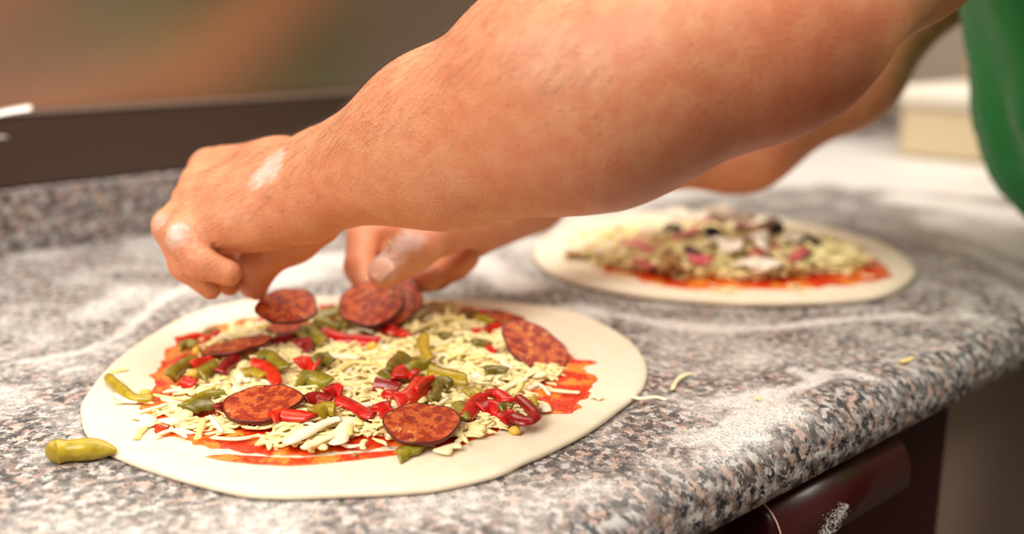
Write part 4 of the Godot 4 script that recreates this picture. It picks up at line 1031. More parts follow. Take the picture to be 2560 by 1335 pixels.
func scatter_cheese():
	# cheese: a scatter of shreds, heaped in places
	var heaps := [
		[Vector3(-0.1066,0.908,-0.6388), 0.045, 0.0075], [Vector3(-0.0489,0.908,-0.7321), 0.05, 0.011], [Vector3(-0.1671,0.908,-0.659), 0.05, 0.0055], [Vector3(-0.0871,0.906,-0.5406), 0.035, 0.006], [Vector3(-0.1246,0.906,-0.5321), 0.05, 0.004],
		[Vector3(-0.0662,0.908,-0.5915), 0.04, 0.006], [Vector3(-0.005,0.907,-0.6227), 0.05, 0.006], [Vector3(-0.0112,0.906,-0.5582), 0.03, 0.006], [Vector3(-0.1831,0.906,-0.5706), 0.05, 0.003], [Vector3(-0.1552,0.908,-0.703), 0.05, 0.006], [Vector3(-0.0887,0.908,-0.703), 0.05, 0.006], [Vector3(-0.0217,0.907,-0.6879), 0.05, 0.006], [Vector3(-0.0479,0.905,-0.5263), 0.03, 0.004]]
	var area: Array = [Vector3(-0.2038,0.908,-0.683),Vector3(-0.199,0.908,-0.6428),Vector3(-0.196,0.908,-0.5949),Vector3(-0.203,0.908,-0.5654),Vector3(-0.1918,0.908,-0.5345),Vector3(-0.1669,0.908,-0.5159),Vector3(-0.1366,0.908,-0.5112),Vector3(-0.098,0.908,-0.5035),Vector3(-0.0781,0.908,-0.5076),Vector3(-0.0474,0.908,-0.5086),Vector3(-0.025,0.908,-0.5149),Vector3(-0.0106,0.908,-0.5273),Vector3(0.0044,0.908,-0.5472),Vector3(0.0181,0.908,-0.5654),Vector3(0.0287,0.908,-0.5983),Vector3(0.0281,0.908,-0.6428),Vector3(0.0162,0.908,-0.6847),Vector3(0,0.908,-0.7221),Vector3(-0.0236,0.908,-0.7527),Vector3(-0.0482,0.908,-0.769),Vector3(-0.0833,0.908,-0.7581),Vector3(-0.127,0.908,-0.7527),Vector3(-0.1612,0.908,-0.7321),Vector3(-0.1938,0.908,-0.7241),Vector3(-0.212,0.908,-0.7077)]
	var poly := PackedVector2Array()
	for p in area: poly.append(Vector2(p.x, p.z))
	var lo := Vector2(INF, INF)
	var hi := -lo
	for p in poly:
		lo = lo.min(p)
		hi = hi.max(p)
	var density := FastNoiseLite.new()
	density.seed = 12
	density.frequency = 16.0
	var deep := []
	var tries := 0
	var singles := 0
	while (deep.size() < 2000 or singles < 290) and tries < 60000:
		tries += 1
		var q := Vector2(rng.randf_range(lo.x, hi.x), rng.randf_range(lo.y, hi.y))
		if not Geometry2D.is_point_in_polygon(q, poly): continue
		var p := Vector3(q.x, 0, q.y)
		var hh := heap(p, heaps)
		if density.get_noise_2d(q.x, q.y) * 0.5 + 0.30 + hh * 55.0 < rng.randf(): continue
		var single := singles < 290 and rng.randf() < 0.09
		var lev := 1.0 if single else rng.randf()
		hh *= 0.55
		p.y = TOP + 0.0062 + hh * lev + (0.0012 if single else 0.0) + rng.randf() * 0.0012
		p.y = minf(p.y, cap_at(p) - 0.0024)
		if p.y < TOP + 0.0052: continue
		var tilt := clampf(hh * 45.0, 0.06, 0.5)
		var b := Basis.from_euler(Vector3(rng.randf_range(-tilt, tilt), rng.randf() * TAU, rng.randf_range(-tilt, tilt)))
		if single:
			singles += 1
			var o := MeshInstance3D.new()
			o.name = numbered("cheese_shred")
			o.mesh = shreds[rng.randi() % shreds.size()]
			o.material_override = M.cheese[rng.randi() % 5]
			add_child(o)
			o.transform = Transform3D(b, p)
			tag(o, "short pale cheese shred scattered loosely over the front pizza", "cheese", "loose cheese shreds on the front pizza")
		else:
			deep.append(Transform3D(b.scaled(Vector3.ONE * rng.randf_range(0.75, 1.1)), p))
	many("cheese_bed", deep, "bed of grated pale yellow cheese covering the front pizza's sauce", "cheese")

func many(called: String, where: Array, label: String, category: String, tint := [0]):
	var groups := [[], []]
	for i in where.size(): groups[i % 2].append(where[i])
	var st := SurfaceTool.new()
	st.begin(Mesh.PRIMITIVE_TRIANGLES)
	for i in where.size(): st.append_from(shreds[i % shreds.size()], 0, where[i])
	var o := MeshInstance3D.new()
	o.name = called
	o.mesh = st.commit()
	o.material_override = M.cheese_bed
	add_child(o)
	tag(o, label, category, "", "stuff")

func build_pizza_rear():
	var outline: Array = [Vector3(0.0207,0.9,-0.9692),Vector3(0.0235,0.9,-0.9295),Vector3(0.033,0.9,-0.8927),Vector3(0.0502,0.9,-0.8586),Vector3(0.0689,0.9,-0.8393),Vector3(0.0872,0.9,-0.8256),Vector3(0.1081,0.9,-0.8124),Vector3(0.1319,0.9,-0.8018),Vector3(0.1676,0.9,-0.7915),Vector3(0.2074,0.9,-0.7893),Vector3(0.2559,0.9,-0.7961),Vector3(0.2843,0.9,-0.8065),Vector3(0.3113,0.9,-0.8293),Vector3(0.3416,0.9,-0.8719),Vector3(0.352,0.9,-0.8955),Vector3(0.3611,0.9,-0.945),Vector3(0.3597,0.9,-0.9999),Vector3(0.3452,0.9,-1.0399),Vector3(0.3243,0.9,-1.079),Vector3(0.2921,0.9,-1.1168),Vector3(0.2553,0.9,-1.1456),Vector3(0.2056,0.9,-1.164),Vector3(0.1609,0.9,-1.164),Vector3(0.1147,0.9,-1.1479),Vector3(0.073,0.9,-1.1168),Vector3(0.0499,0.9,-1.079),Vector3(0.0275,0.9,-1.0177)]
	var mid := Vector3.ZERO
	for p in outline: mid += p / outline.size()
	mid.y = TOP
	var pz := thing("pizza", mid, "raw pizza behind with ham, mushrooms and olives, out of focus", "pizza")
	part("dough", dough_mesh(local(closed_spline(outline, 120), mid), 0.0065, 8), M.dough, pz)
	var sauce: Array = [Vector3(0.077,0.907,-0.9007),Vector3(0.0781,0.907,-0.8734),Vector3(0.1059,0.907,-0.8489),Vector3(0.1357,0.907,-0.8282),Vector3(0.1666,0.907,-0.8207),Vector3(0.2185,0.907,-0.8231),Vector3(0.2593,0.907,-0.8307),Vector3(0.296,0.907,-0.8436),Vector3(0.3206,0.907,-0.865),Vector3(0.3255,0.907,-0.8861),Vector3(0.3285,0.907,-0.9312),Vector3(0.3186,0.907,-0.9689),Vector3(0.3024,0.907,-1.004),Vector3(0.274,0.907,-1.0456),Vector3(0.2415,0.907,-1.0822),Vector3(0.1936,0.907,-1.0949),Vector3(0.1516,0.907,-1.0949),Vector3(0.1074,0.907,-1.0738),Vector3(0.0752,0.907,-1.0263),Vector3(0.0639,0.907,-0.9723)]
	part("sauce", smear_mesh(local(closed_spline(sauce, 120), mid), 0.0064, 0.0016, 0.04, 5), M.sauce, pz)
	var area: Array = [Vector3(0.0584,0.91,-0.9424),Vector3(0.0704,0.91,-0.9077),Vector3(0.0961,0.91,-0.884),Vector3(0.1399,0.91,-0.8559),Vector3(0.1915,0.91,-0.8478),Vector3(0.2472,0.91,-0.8586),Vector3(0.2858,0.91,-0.8754),Vector3(0.3094,0.91,-0.8957),Vector3(0.3123,0.91,-0.9263),Vector3(0.2932,0.91,-0.9727),Vector3(0.2678,0.91,-1.0217),Vector3(0.2347,0.91,-1.051),Vector3(0.1889,0.91,-1.0673),Vector3(0.1396,0.91,-1.0673),Vector3(0.0962,0.91,-1.0411),Vector3(0.0603,0.91,-0.9761)]
	var poly := PackedVector2Array()
	for p in area: poly.append(Vector2(p.x, p.z))
	var lo := Vector2(INF, INF)
	var hi := -lo
	for p in poly:
		lo = lo.min(p)
		hi = hi.max(p)
	var heaps := [[Vector3(0.1866,0.91,-0.9263), 0.10, 0.014], [Vector3(0.1021,0.91,-0.9424), 0.07, 0.009], [Vector3(0.2656,0.91,-0.9263), 0.07, 0.010]]
	var where := []
	var tries := 0
	while where.size() < 1900 and tries < 30000:
		tries += 1
		var q := Vector2(rng.randf_range(lo.x, hi.x), rng.randf_range(lo.y, hi.y))
		if not Geometry2D.is_point_in_polygon(q, poly): continue
		var p := Vector3(q.x, 0, q.y)
		p.y = TOP + 0.008 + heap(p, heaps) * rng.randf()
		where.append(Transform3D(Basis.from_euler(Vector3(rng.randf_range(-0.4, 0.4), rng.randf() * TAU, rng.randf_range(-0.4, 0.4))).scaled(Vector3.ONE * 1.35), p))
	for p in [Vector3(0.1646,0.908,-0.8269),Vector3(0.1649,0.908,-0.812),Vector3(0.1759,0.908,-0.8194),Vector3(0.2304,0.908,-0.832),Vector3(0.2303,0.908,-0.8194),Vector3(0.2242,0.908,-0.8269),Vector3(0.0939,0.908,-0.8611),Vector3(0.0879,0.908,-0.8694),Vector3(0.2983,0.908,-0.8611)]: where.append(Transform3D(Basis(Vector3.UP, rng.randf() * TAU), p))
	many("grated_cheese", where, "grated cheese heaped under the toppings of the rear pizza", "cheese")
	var pieces := [
		["ham_piece", "ham", "ham", [Vector3(0.0994,0.922,-0.9186),Vector3(0.1112,0.922,-0.9285),Vector3(0.1244,0.922,-0.9631)], 22, "bright pink ham curl at the rear pizza's left"],
		["ham_piece", "ham", "ham", [Vector3(0.1113,0.92,-0.8987),Vector3(0.1216,0.92,-0.9114),Vector3(0.1326,0.92,-0.9276)], 22, "pale pink ham sheet left of the olives"],
		["ham_piece", "ham_dark", "ham", [Vector3(0.1061,0.916,-0.8884),Vector3(0.1115,0.916,-0.8708),Vector3(0.1202,0.916,-0.8594)], 16, "dark ham strip above the left sauce edge"],
		["ham_piece", "ham", "ham", [Vector3(0.1467,0.926,-0.927),Vector3(0.1608,0.926,-0.9478),Vector3(0.1736,0.926,-0.9695)], 18, "pink ham strip beside the leftmost olive ring"],
		["ham_piece", "ham_dark", "ham", [Vector3(0.1463,0.924,-0.8575),Vector3(0.1565,0.924,-0.8589),Vector3(0.1622,0.924,-0.8446)], 14, "red ham strip under the front olive ring"],
		["ham_piece", "ham_dark", "ham", [Vector3(0.2068,0.922,-0.8749),Vector3(0.2234,0.922,-0.9025),Vector3(0.2337,0.922,-0.9089)], 24, "purplish ham fold in the rear pizza's middle"],
		["ham_piece", "ham_dark", "ham", [Vector3(0.2368,0.922,-0.8602),Vector3(0.2481,0.922,-0.89),Vector3(0.2599,0.922,-0.9186)], 18, "dark ham fold left of the rightmost olive"],
		["ham_piece", "ham", "ham", [Vector3(0.2851,0.916,-0.9456),Vector3(0.2967,0.916,-0.9356),Vector3(0.3096,0.916,-0.9194)], 18, "pink ham strip at the rear pizza's right edge"],
		["ham_piece", "ham", "ham", [Vector3(0.2119,0.924,-0.9829),Vector3(0.2249,0.924,-0.9905),Vector3(0.2355,0.924,-0.9867)], 14, "pink ham bit at the back of the rear pizza"],
		["mushroom_slice", "mushroom", "mushroom", [Vector3(0.1706,0.93,-0.8921),Vector3(0.1852,0.93,-0.9052),Vector3(0.1866,0.93,-0.8611)], 24, "pale mushroom slice in front of the middle olive ring"],
		["mushroom_slice", "mushroom", "mushroom", [Vector3(0.1905,0.92,-0.8458),Vector3(0.2039,0.92,-0.8614),Vector3(0.2116,0.92,-0.8376)], 26, "large pale mushroom slice at the rear pizza's front"],
		["mushroom_slice", "mushroom", "mushroom", [Vector3(0.1834,0.938,-0.9549),Vector3(0.1975,0.938,-0.9902),Vector3(0.2092,0.938,-1.011)], 24, "pale mushroom slice on top of the rear heap"],
		["mushroom_slice", "mushroom", "mushroom", [Vector3(0.2051,0.936,-0.9708),Vector3(0.2146,0.936,-0.9806),Vector3(0.214,0.936,-0.9499)], 20, "white mushroom slice beside the topmost one"],
		["mushroom_slice", "mushroom", "mushroom", [Vector3(0.0573,0.914,-0.9249),Vector3(0.0666,0.914,-0.9581),Vector3(0.0791,0.914,-0.9755)], 26, "cream mushroom slice on the rear pizza's left dough"],
		["mushroom_slice", "mushroom", "mushroom", [Vector3(0.1539,0.93,-1.0015),Vector3(0.1647,0.93,-1.0218),Vector3(0.1683,0.93,-0.9955)], 18, "white mushroom slice at the left rear of the heap"],
		["mushroom_slice", "mushroom_brown", "mushroom", [Vector3(0.1224,0.92,-0.8403),Vector3(0.1369,0.92,-0.8834),Vector3(0.137,0.92,-0.8614)], 15, "dark brown mushroom slice at the rear pizza's front left"],
		["mushroom_slice", "mushroom_brown", "mushroom", [Vector3(0.1225,0.919,-0.8527),Vector3(0.1329,0.919,-0.8555),Vector3(0.1416,0.919,-0.8375)], 18, "brown mushroom cap lying below the dark slice"],
		["mushroom_slice", "mushroom_brown", "mushroom", [Vector3(0.2239,0.93,-0.9185),Vector3(0.2414,0.93,-0.9685),Vector3(0.2505,0.93,-0.9876)], 18, "tall brown mushroom slice at the back of the rear pizza"],
		["mushroom_slice", "mushroom_brown", "mushroom", [Vector3(0.224,0.916,-0.8538),Vector3(0.232,0.916,-0.8594),Vector3(0.2341,0.916,-0.8483)], 12, "brown mushroom bit left of the small one"],
		["mushroom_slice", "mushroom_brown", "mushroom", [Vector3(0.2561,0.915,-0.8678),Vector3(0.2632,0.915,-0.875),Vector3(0.2625,0.915,-0.8607)], 11, "small brown mushroom bit in the right cheese"],
		["mushroom_slice", "mushroom_brown", "mushroom", [Vector3(0.1949,0.926,-0.9006),Vector3(0.2068,0.926,-0.9236),Vector3(0.2117,0.926,-0.9136)], 12, "tan mushroom bit right of the pale slice"],
		["mushroom_slice", "mushroom_brown", "mushroom", [Vector3(0.048,0.912,-0.9177),Vector3(0.0557,0.912,-0.9272),Vector3(0.0622,0.912,-0.9177)], 9, "tan mushroom sliver at the rear pizza's left tip"],
		["mushroom_slice", "mushroom_brown", "mushroom", [Vector3(0.0995,0.918,-0.9931),Vector3(0.1062,0.918,-1.0025),Vector3(0.111,0.918,-0.9931)], 9, "tan mushroom sliver behind the pink ham curl"],
		["mushroom_slice", "mushroom", "mushroom", [Vector3(0.121,0.926,-0.9513),Vector3(0.1325,0.926,-0.9695),Vector3(0.1398,0.926,-0.9549)], 20, "cream mushroom slice behind the bright pink ham curl"],
		["mushroom_slice", "mushroom", "mushroom", [Vector3(0.2121,0.932,-0.9092),Vector3(0.2137,0.932,-0.8927),Vector3(0.2075,0.932,-0.8583)], 18, "pale mushroom stalk left of the tall brown mushroom"],
		["mushroom_slice", "mushroom", "mushroom", [Vector3(0.2392,0.928,-0.9111),Vector3(0.2505,0.928,-0.9279),Vector3(0.2506,0.928,-0.9078)], 18, "cream mushroom slice right of the tall brown mushroom"],
		["ham_piece", "ham", "ham", [Vector3(0.1716,0.934,-0.9599),Vector3(0.1848,0.934,-0.9713),Vector3(0.1905,0.934,-0.9524)], 18, "pale pink ham sheet below the topmost mushroom"],
		["mushroom_slice", "mushroom", "mushroom", [Vector3(0.0768,0.916,-0.9006),Vector3(0.0872,0.916,-0.9194),Vector3(0.0942,0.916,-0.9006)], 20, "cream mushroom slice at the rear pizza's left cheese"],
		["mushroom_slice", "mushroom", "mushroom", [Vector3(0.2741,0.918,-0.9202),Vector3(0.2838,0.918,-0.9366),Vector3(0.2841,0.918,-0.9202)], 12, "white mushroom bit right of the rightmost olive"]]
	for i in pieces.size():
		var q: Array = pieces[i]
		topping(q[0], q[3], q[4] * 0.001, 0.003, 0.002, M[q[1]], q[5], q[2], "ham and mushrooms on the rear pizza", 400 + i, 0.5 * sin(i * 1.9), 0.2)
	var rings := [[Vector3(0.149,0.926,-0.9621), 0.4, "leftmost black olive ring on the rear pizza"], [Vector3(0.1808,0.93,-0.9288), 0.5, "black olive ring behind the pale mushroom slice"], [Vector3(0.1532,0.926,-0.8696), 0.4, "black olive ring at the front of the rear heap"], [Vector3(0.2631,0.924,-0.9129), 1.0, "rightmost black olive ring standing on edge"], [Vector3(0.2381,0.934,-0.9343), 0.8, "small black olive ring by the tall brown mushroom"]]
	for i in rings.size():
		var o := MeshInstance3D.new()
		o.name = numbered("olive_ring")
		var tm := TorusMesh.new()
		tm.inner_radius = 0.0035 if i != 4 else 0.002
		tm.outer_radius = 0.010 if i != 4 else 0.007
		tm.rings = 20
		tm.ring_segments = 10
		o.mesh = tm
		o.material_override = M.olive
		add_child(o)
		o.position = rings[i][0]
		o.rotation = Vector3(rings[i][1], i * 0.8, 0)
		tag(o, rings[i][2], "olive", "black olive rings on the rear pizza")

# ---------------------------------------------------------------- the cook
# A body is a field: rounded cones between joints, joined with a smooth minimum, meshed as surface nets.
# group = [smoothing inside the group, smoothing towards the rest, carve, [[a, b, radius at a, radius at b], ...]]
func field_mesh(groups: Array, cell: float, tint: Callable, lo_clip := Vector3(-INF, -INF, -INF), bump = null) -> Dictionary:
	var lo := Vector3(INF, INF, INF)
	var hi := -lo
	for g in groups:
		if g[2]: continue
		for b in g[3]:
			var r := Vector3.ONE * (maxf(b[2], b[3]) + cell * 3.0)
			lo = lo.min(b[0] - r).min(b[1] - r)
			hi = hi.max(b[0] + r).max(b[1] + r)
	lo = lo.max(lo_clip)
	var nx := int(ceil((hi.x - lo.x) / cell)) + 1
	var ny := int(ceil((hi.y - lo.y) / cell)) + 1
	var nz := int(ceil((hi.z - lo.z) / cell)) + 1
	var far := 0.06
	var f := PackedFloat32Array()
	f.resize(nx * ny * nz)
	f.fill(far)
	var sx := 1
	var sy := nx
	var sz := nx * ny
	for g in groups:
		var kin: float = g[0]
		var kout: float = g[1]
		var carve: bool = g[2]
		var bones: Array = g[3]
		var direct := bones.size() == 1 or (not carve and kin == kout)
		var sets := []
		if direct:
			for b in bones: sets.append([b])
		else:
			sets.append(bones)
		for bs in sets:
			var blo := Vector3(INF, INF, INF)
			var bhi := -blo
			for b in bs:
				var r := Vector3.ONE * (maxf(b[2], b[3]) + cell * 2.5 + kout)
				blo = blo.min(b[0] - r).min(b[1] - r)
				bhi = bhi.max(b[0] + r).max(b[1] + r)
			var x0 := clampi(int((blo.x - lo.x) / cell), 0, nx - 1)
			var x1 := clampi(int((bhi.x - lo.x) / cell) + 1, 0, nx - 1)
			var y0 := clampi(int((blo.y - lo.y) / cell), 0, ny - 1)
			var y1 := clampi(int((bhi.y - lo.y) / cell) + 1, 0, ny - 1)
			var z0 := clampi(int((blo.z - lo.z) / cell), 0, nz - 1)
			var z1 := clampi(int((bhi.z - lo.z) / cell) + 1, 0, nz - 1)
			var nb: int = bs.size()
			var A := PackedVector3Array()
			var BA := PackedVector3Array()
			var R0 := PackedFloat32Array()
			var DR := PackedFloat32Array()
			var IV := PackedFloat32Array()
			for b in bs:
				A.append(b[0])
				BA.append(b[1] - b[0])
				R0.append(b[2])
				DR.append(b[3] - b[2])
				IV.append(1.0 / maxf((b[1] - b[0]).length_squared(), 1e-9))
			for z in range(z0, z1 + 1):
				for y in range(y0, y1 + 1):
					var at := z * sz + y * sy + x0
					var p := lo + Vector3(x0, y, z) * cell
					for x in range(x0, x1 + 1):
						var d := 1.0
						for i in nb:
							var pa := p - A[i]
							var t := clampf(pa.dot(BA[i]) * IV[i], 0.0, 1.0)
							var e := (pa - BA[i] * t).length() - R0[i] - DR[i] * t
							if i == 0: d = e
							else:
								var h := maxf(kin - absf(d - e), 0.0)
								d = minf(d, e) - h * h / (4.0 * kin)
						var cur := f[at]
						if carve:
							var h2 := maxf(kout - absf(cur + d), 0.0)
							f[at] = maxf(cur, -d) + h2 * h2 / (4.0 * kout)
						else:
							var h3 := maxf(kout - absf(cur - d), 0.0)
							f[at] = minf(cur, d) - h3 * h3 / (4.0 * kout)
						at += 1
						p.x += cell
	if bump != null:
		var at2 := 0
		for z in nz:
			for y in ny:
				for x in nx:
					if absf(f[at2]) < cell * 3.0: f[at2] += bump.call(lo + Vector3(x, y, z) * cell)
					at2 += 1
	# one vertex in each cell that the surface crosses
	var verts := PackedVector3Array()
	var norms := PackedVector3Array()
	var cols := PackedColorArray()
	var idx := PackedInt32Array()
	var at_cell := PackedInt32Array()
	at_cell.resize(nx * ny * nz)
	at_cell.fill(-1)
	var corner := [0, sx, sy, sx + sy, sz, sx + sz, sy + sz, sx + sy + sz]
	var spot := [Vector3(0, 0, 0), Vector3(1, 0, 0), Vector3(0, 1, 0), Vector3(1, 1, 0), Vector3(0, 0, 1), Vector3(1, 0, 1), Vector3(0, 1, 1), Vector3(1, 1, 1)]
	var edges := [[0, 1], [2, 3], [4, 5], [6, 7], [0, 2], [1, 3], [4, 6], [5, 7], [0, 4], [1, 5], [2, 6], [3, 7]]
	var near := cell * 1.9
	for z in nz - 1:
		for y in ny - 1:
			var row := z * sz + y * sy
			for x in nx - 1:
				var i := row + x
				if absf(f[i]) > near: continue
				var v: Array = []
				var neg := 0
				for c in 8:
					var val := f[i + corner[c]]
					v.append(val)
					if val < 0.0: neg += 1
				if neg == 0 or neg == 8: continue
				var sum := Vector3.ZERO
				var n := 0
				for e in edges:
					var a: float = v[e[0]]
					var b: float = v[e[1]]
					if (a < 0.0) != (b < 0.0):
						sum += spot[e[0]].lerp(spot[e[1]], a / (a - b))
						n += 1
				var q := sum / n
				var gx := lerpf(lerpf(v[1] - v[0], v[3] - v[2], q.y), lerpf(v[5] - v[4], v[7] - v[6], q.y), q.z)
				var gy := lerpf(lerpf(v[2] - v[0], v[3] - v[1], q.x), lerpf(v[6] - v[4], v[7] - v[5], q.x), q.z)
				var gz := lerpf(lerpf(v[4] - v[0], v[5] - v[1], q.x), lerpf(v[6] - v[2], v[7] - v[3], q.x), q.y)
				at_cell[i] = verts.size()
				verts.append(lo + (Vector3(x, y, z) + q) * cell)
				norms.append(Vector3(gx, gy, gz).normalized())
	for z in range(1, nz - 1):
		for y in range(1, ny - 1):
			var row := z * sz + y * sy
			for x in range(1, nx - 1):
				var i := row + x
				var a := f[i]
				if absf(a) > near: continue
				for ax in 3:
					var step: int = [sx, sy, sz][ax]
					var b := f[i + step]
					if (a < 0.0) == (b < 0.0): continue
					var s1: int = [sy, sz, sx][ax]
					var s2: int = [sz, sx, sy][ax]
					var q0 := at_cell[i - s1 - s2]
					var q1 := at_cell[i - s2]
					var q2 := at_cell[i]
					var q3 := at_cell[i - s1]
					if q0 < 0 or q1 < 0 or q2 < 0 or q3 < 0: continue
					if a < 0.0: idx.append_array([q0, q2, q1, q0, q3, q2])
					else: idx.append_array([q0, q1, q2, q0, q2, q3])
	# smoother normals: average over the faces, then blend with the field's
	var acc := PackedVector3Array()
	acc.resize(verts.size())
	for k in range(0, idx.size(), 3):
		var n := (verts[idx[k + 2]] - verts[idx[k]]).cross(verts[idx[k + 1]] - verts[idx[k]])
		for m in 3: acc[idx[k + m]] += n
	for k in verts.size():
		norms[k] = (acc[k].normalized() + norms[k] * 0.6).normalized()
		cols.append(tint.call(verts[k], norms[k]))
	return {"v": verts, "n": norms, "c": cols, "i": idx}

func to_mesh(parts: Array) -> ArrayMesh:
	var v := PackedVector3Array()
	var n := PackedVector3Array()
	var c := PackedColorArray()
	var idx := PackedInt32Array()
	for d in parts:
		var first := v.size()
		v.append_array(d.v)
		n.append_array(d.n)
		c.append_array(d.c)
		for k in d.i: idx.append(k + first)
	var arrays := []
	arrays.resize(Mesh.ARRAY_MAX)
	arrays[Mesh.ARRAY_VERTEX] = v
	arrays[Mesh.ARRAY_NORMAL] = n
	arrays[Mesh.ARRAY_COLOR] = c
	arrays[Mesh.ARRAY_INDEX] = idx
	var m := ArrayMesh.new()
	m.add_surface_from_arrays(Mesh.PRIMITIVE_TRIANGLES, arrays)
	return m

# joints and radii of one digit as bones
func digit(pts: Array, radii: Array) -> Array:
	var out := []
	for i in pts.size() - 1: out.append([pts[i], pts[i + 1], radii[i] * 0.001, radii[i + 1] * 0.001])
	return out

func build_person():
	var root := thing("person", Vector3.ZERO, "cook in a green shirt leaning over the counter, bare arms reaching to the pizza", "person")
	root.position = at_counter(0.52, 0.0, 0.16)
	var base := root.position
	# ---- left arm, nearer the camera: elbow, forearm, wrist, hand holding a slice between thumb and fingertips
	var elbow := Vector3(0.1296,1.1094,-0.5158)
	var wrist := Vector3(-0.1266,1.0217,-0.6488)
	var left := []
	left.append([0.03, 0.03, false, [
		[Vector3(0.3233,1.2632,-0.7335), Vector3(0.212,1.1715,-0.6184), 0.056, 0.052],
		[Vector3(0.212,1.1715,-0.6184), Vector3(0.1325,1.1204,-0.5288), 0.052, 0.046],
		[Vector3(0.1325,1.1204,-0.5288), Vector3(0.0777,1.0987,-0.5235), 0.043, 0.048],
		[Vector3(0.1108,1.11,-0.5262), Vector3(0.0245,1.0885,-0.5467), 0.042, 0.051],
		[Vector3(0.0245,1.0885,-0.5467), Vector3(-0.0423,1.0591,-0.591), 0.051, 0.038],
		[Vector3(0.0436,1.0722,-0.5273), Vector3(-0.0285,1.0474,-0.5779), 0.042, 0.030],
		[Vector3(-0.0423,1.0591,-0.591), Vector3(-0.1153,1.0279,-0.6452), 0.038, 0.0235],
		[Vector3(-0.0285,1.0474,-0.5779), Vector3(-0.1087,1.0224,-0.6335), 0.030, 0.0215]]])
	left.append([0.014, 0.014, false, [
		[Vector3(-0.1156,1.0276,-0.6471), Vector3(-0.1488,1.0214,-0.6744), 0.0235, 0.0215],
		[Vector3(-0.1087,1.0224,-0.6335), Vector3(-0.132,1.014,-0.6397), 0.0215, 0.0215],
		[Vector3(-0.1506,1.0207,-0.6825), Vector3(-0.205,1.0159,-0.7246), 0.019, 0.0122],
		[Vector3(-0.1426,1.0197,-0.6689), Vector3(-0.2089,1.0119,-0.7009), 0.019, 0.0120],
		[Vector3(-0.137,1.0172,-0.6528), Vector3(-0.2087,1.0051,-0.6787), 0.021, 0.0120],
		[Vector3(-0.13,1.0117,-0.6412), Vector3(-0.1966,0.9958,-0.6558), 0.021, 0.0120],
		[Vector3(-0.1247,1.0073,-0.6381), Vector3(-0.1681,0.9974,-0.6428), 0.018, 0.0135],
		[Vector3(-0.1545,0.9979,-0.6378), Vector3(-0.1859,0.9917,-0.6414), 0.0150, 0.0120],
		[Vector3(-0.2058,1.0176,-0.724), Vector3(-0.2074,1.0182,-0.7241), 0.0135, 0.0135],
		[Vector3(-0.148,1.0307,-0.6726), Vector3(-0.1934,1.0256,-0.7084), 0.011, 0.009],
		[Vector3(-0.1452,1.0186,-0.6449), Vector3(-0.1977,1.0072,-0.6668), 0.014, 0.0105]]])
	# fingers: little, ring, middle, index, then the thumb with its ball
	left.append([0.005, 0.0022, false, digit([Vector3(-0.1991,1,-0.661), Vector3(-0.202,0.9905,-0.635), Vector3(-0.1879,0.9764,-0.6223), Vector3(-0.171,0.9703,-0.6218)], [13.2, 11.2, 9.4, 8.0])])
	left.append([0.005, 0.0022, false, digit([Vector3(-0.2057,1.0047,-0.6807), Vector3(-0.2148,0.993,-0.6521), Vector3(-0.204,0.9698,-0.6423), Vector3(-0.1898,0.9537,-0.6456)], [12.2, 10.4, 8.8, 6.6])])
	left.append([0.005, 0.0022, false, digit([Vector3(-0.209,1.0129,-0.7032), Vector3(-0.2165,0.9889,-0.6799), Vector3(-0.2009,0.9608,-0.6761), Vector3(-0.1865,0.9475,-0.677)], [12.8, 10.5, 9.0, 6.8])])
	left.append([0.005, 0.0022, false, digit([Vector3(-0.2058,1.0156,-0.7265), Vector3(-0.2143,0.982,-0.7142), Vector3(-0.1921,0.9581,-0.7022), Vector3(-0.1762,0.9419,-0.6921)], [12.8, 10.5, 9.0, 7.0])])
	left.append([0.008, 0.0015, false, digit([Vector3(-0.1246,0.9924,-0.6694), Vector3(-0.1435,0.9806,-0.6789), Vector3(-0.1669,0.9625,-0.6827), Vector3(-0.17,0.9442,-0.6813)], [15.5, 16.5, 12.0, 7.4])])
	# creases: knuckle backs, folds at the wrist and under the finger bends
	left.append([0.001, 0.003, true, [[Vector3(-0.1926,0.9935,-0.6388), Vector3(-0.1864,0.9803,-0.6335), 0.0014, 0.0018]]])
	# ---- right arm, farther: forearm from behind, hand gripping a stack of slices under its thumb
	var right := []
	right.append([0.03, 0.03, false, [
		[Vector3(0.528,1.2894,-1.131), Vector3(0.3906,1.1573,-1.037), 0.056, 0.049],
		[Vector3(0.3906,1.1573,-1.037), Vector3(0.3007,1.0706,-0.9747), 0.048, 0.047],
		[Vector3(0.3007,1.0706,-0.9747), Vector3(0.199,1.0194,-0.9261), 0.047, 0.047],
		[Vector3(0.199,1.0194,-0.9261), Vector3(0.0584,1.0048,-0.8557), 0.044, 0.029]]])
	right.append([0.014, 0.014, false, [
		[Vector3(0.0584,1.0048,-0.8557), Vector3(0.0221,0.9915,-0.8267), 0.028, 0.026],
		[Vector3(0.0206,0.9907,-0.8316), Vector3(-0.0492,0.9738,-0.8018), 0.024, 0.015],
		[Vector3(0.0158,0.9823,-0.8244), Vector3(-0.051,0.9702,-0.7803), 0.022, 0.015],
		[Vector3(0.0157,0.9816,-0.8191), Vector3(-0.0385,0.9636,-0.7684), 0.022, 0.015],
		[Vector3(0.0156,0.981,-0.8138), Vector3(-0.0263,0.9628,-0.7579), 0.021, 0.014],
		[Vector3(0.0123,0.9857,-0.8047), Vector3(-0.0228,0.9794,-0.7414), 0.022, 0.016]]])
	right.append([0.005, 0.0022, false, digit([Vector3(-0.0521,0.9714,-0.7981), Vector3(-0.1109,0.9625,-0.7733), Vector3(-0.1107,0.9437,-0.7461), Vector3(-0.0998,0.929,-0.7188)], [14, 12.0, 10.8, 8.5])])
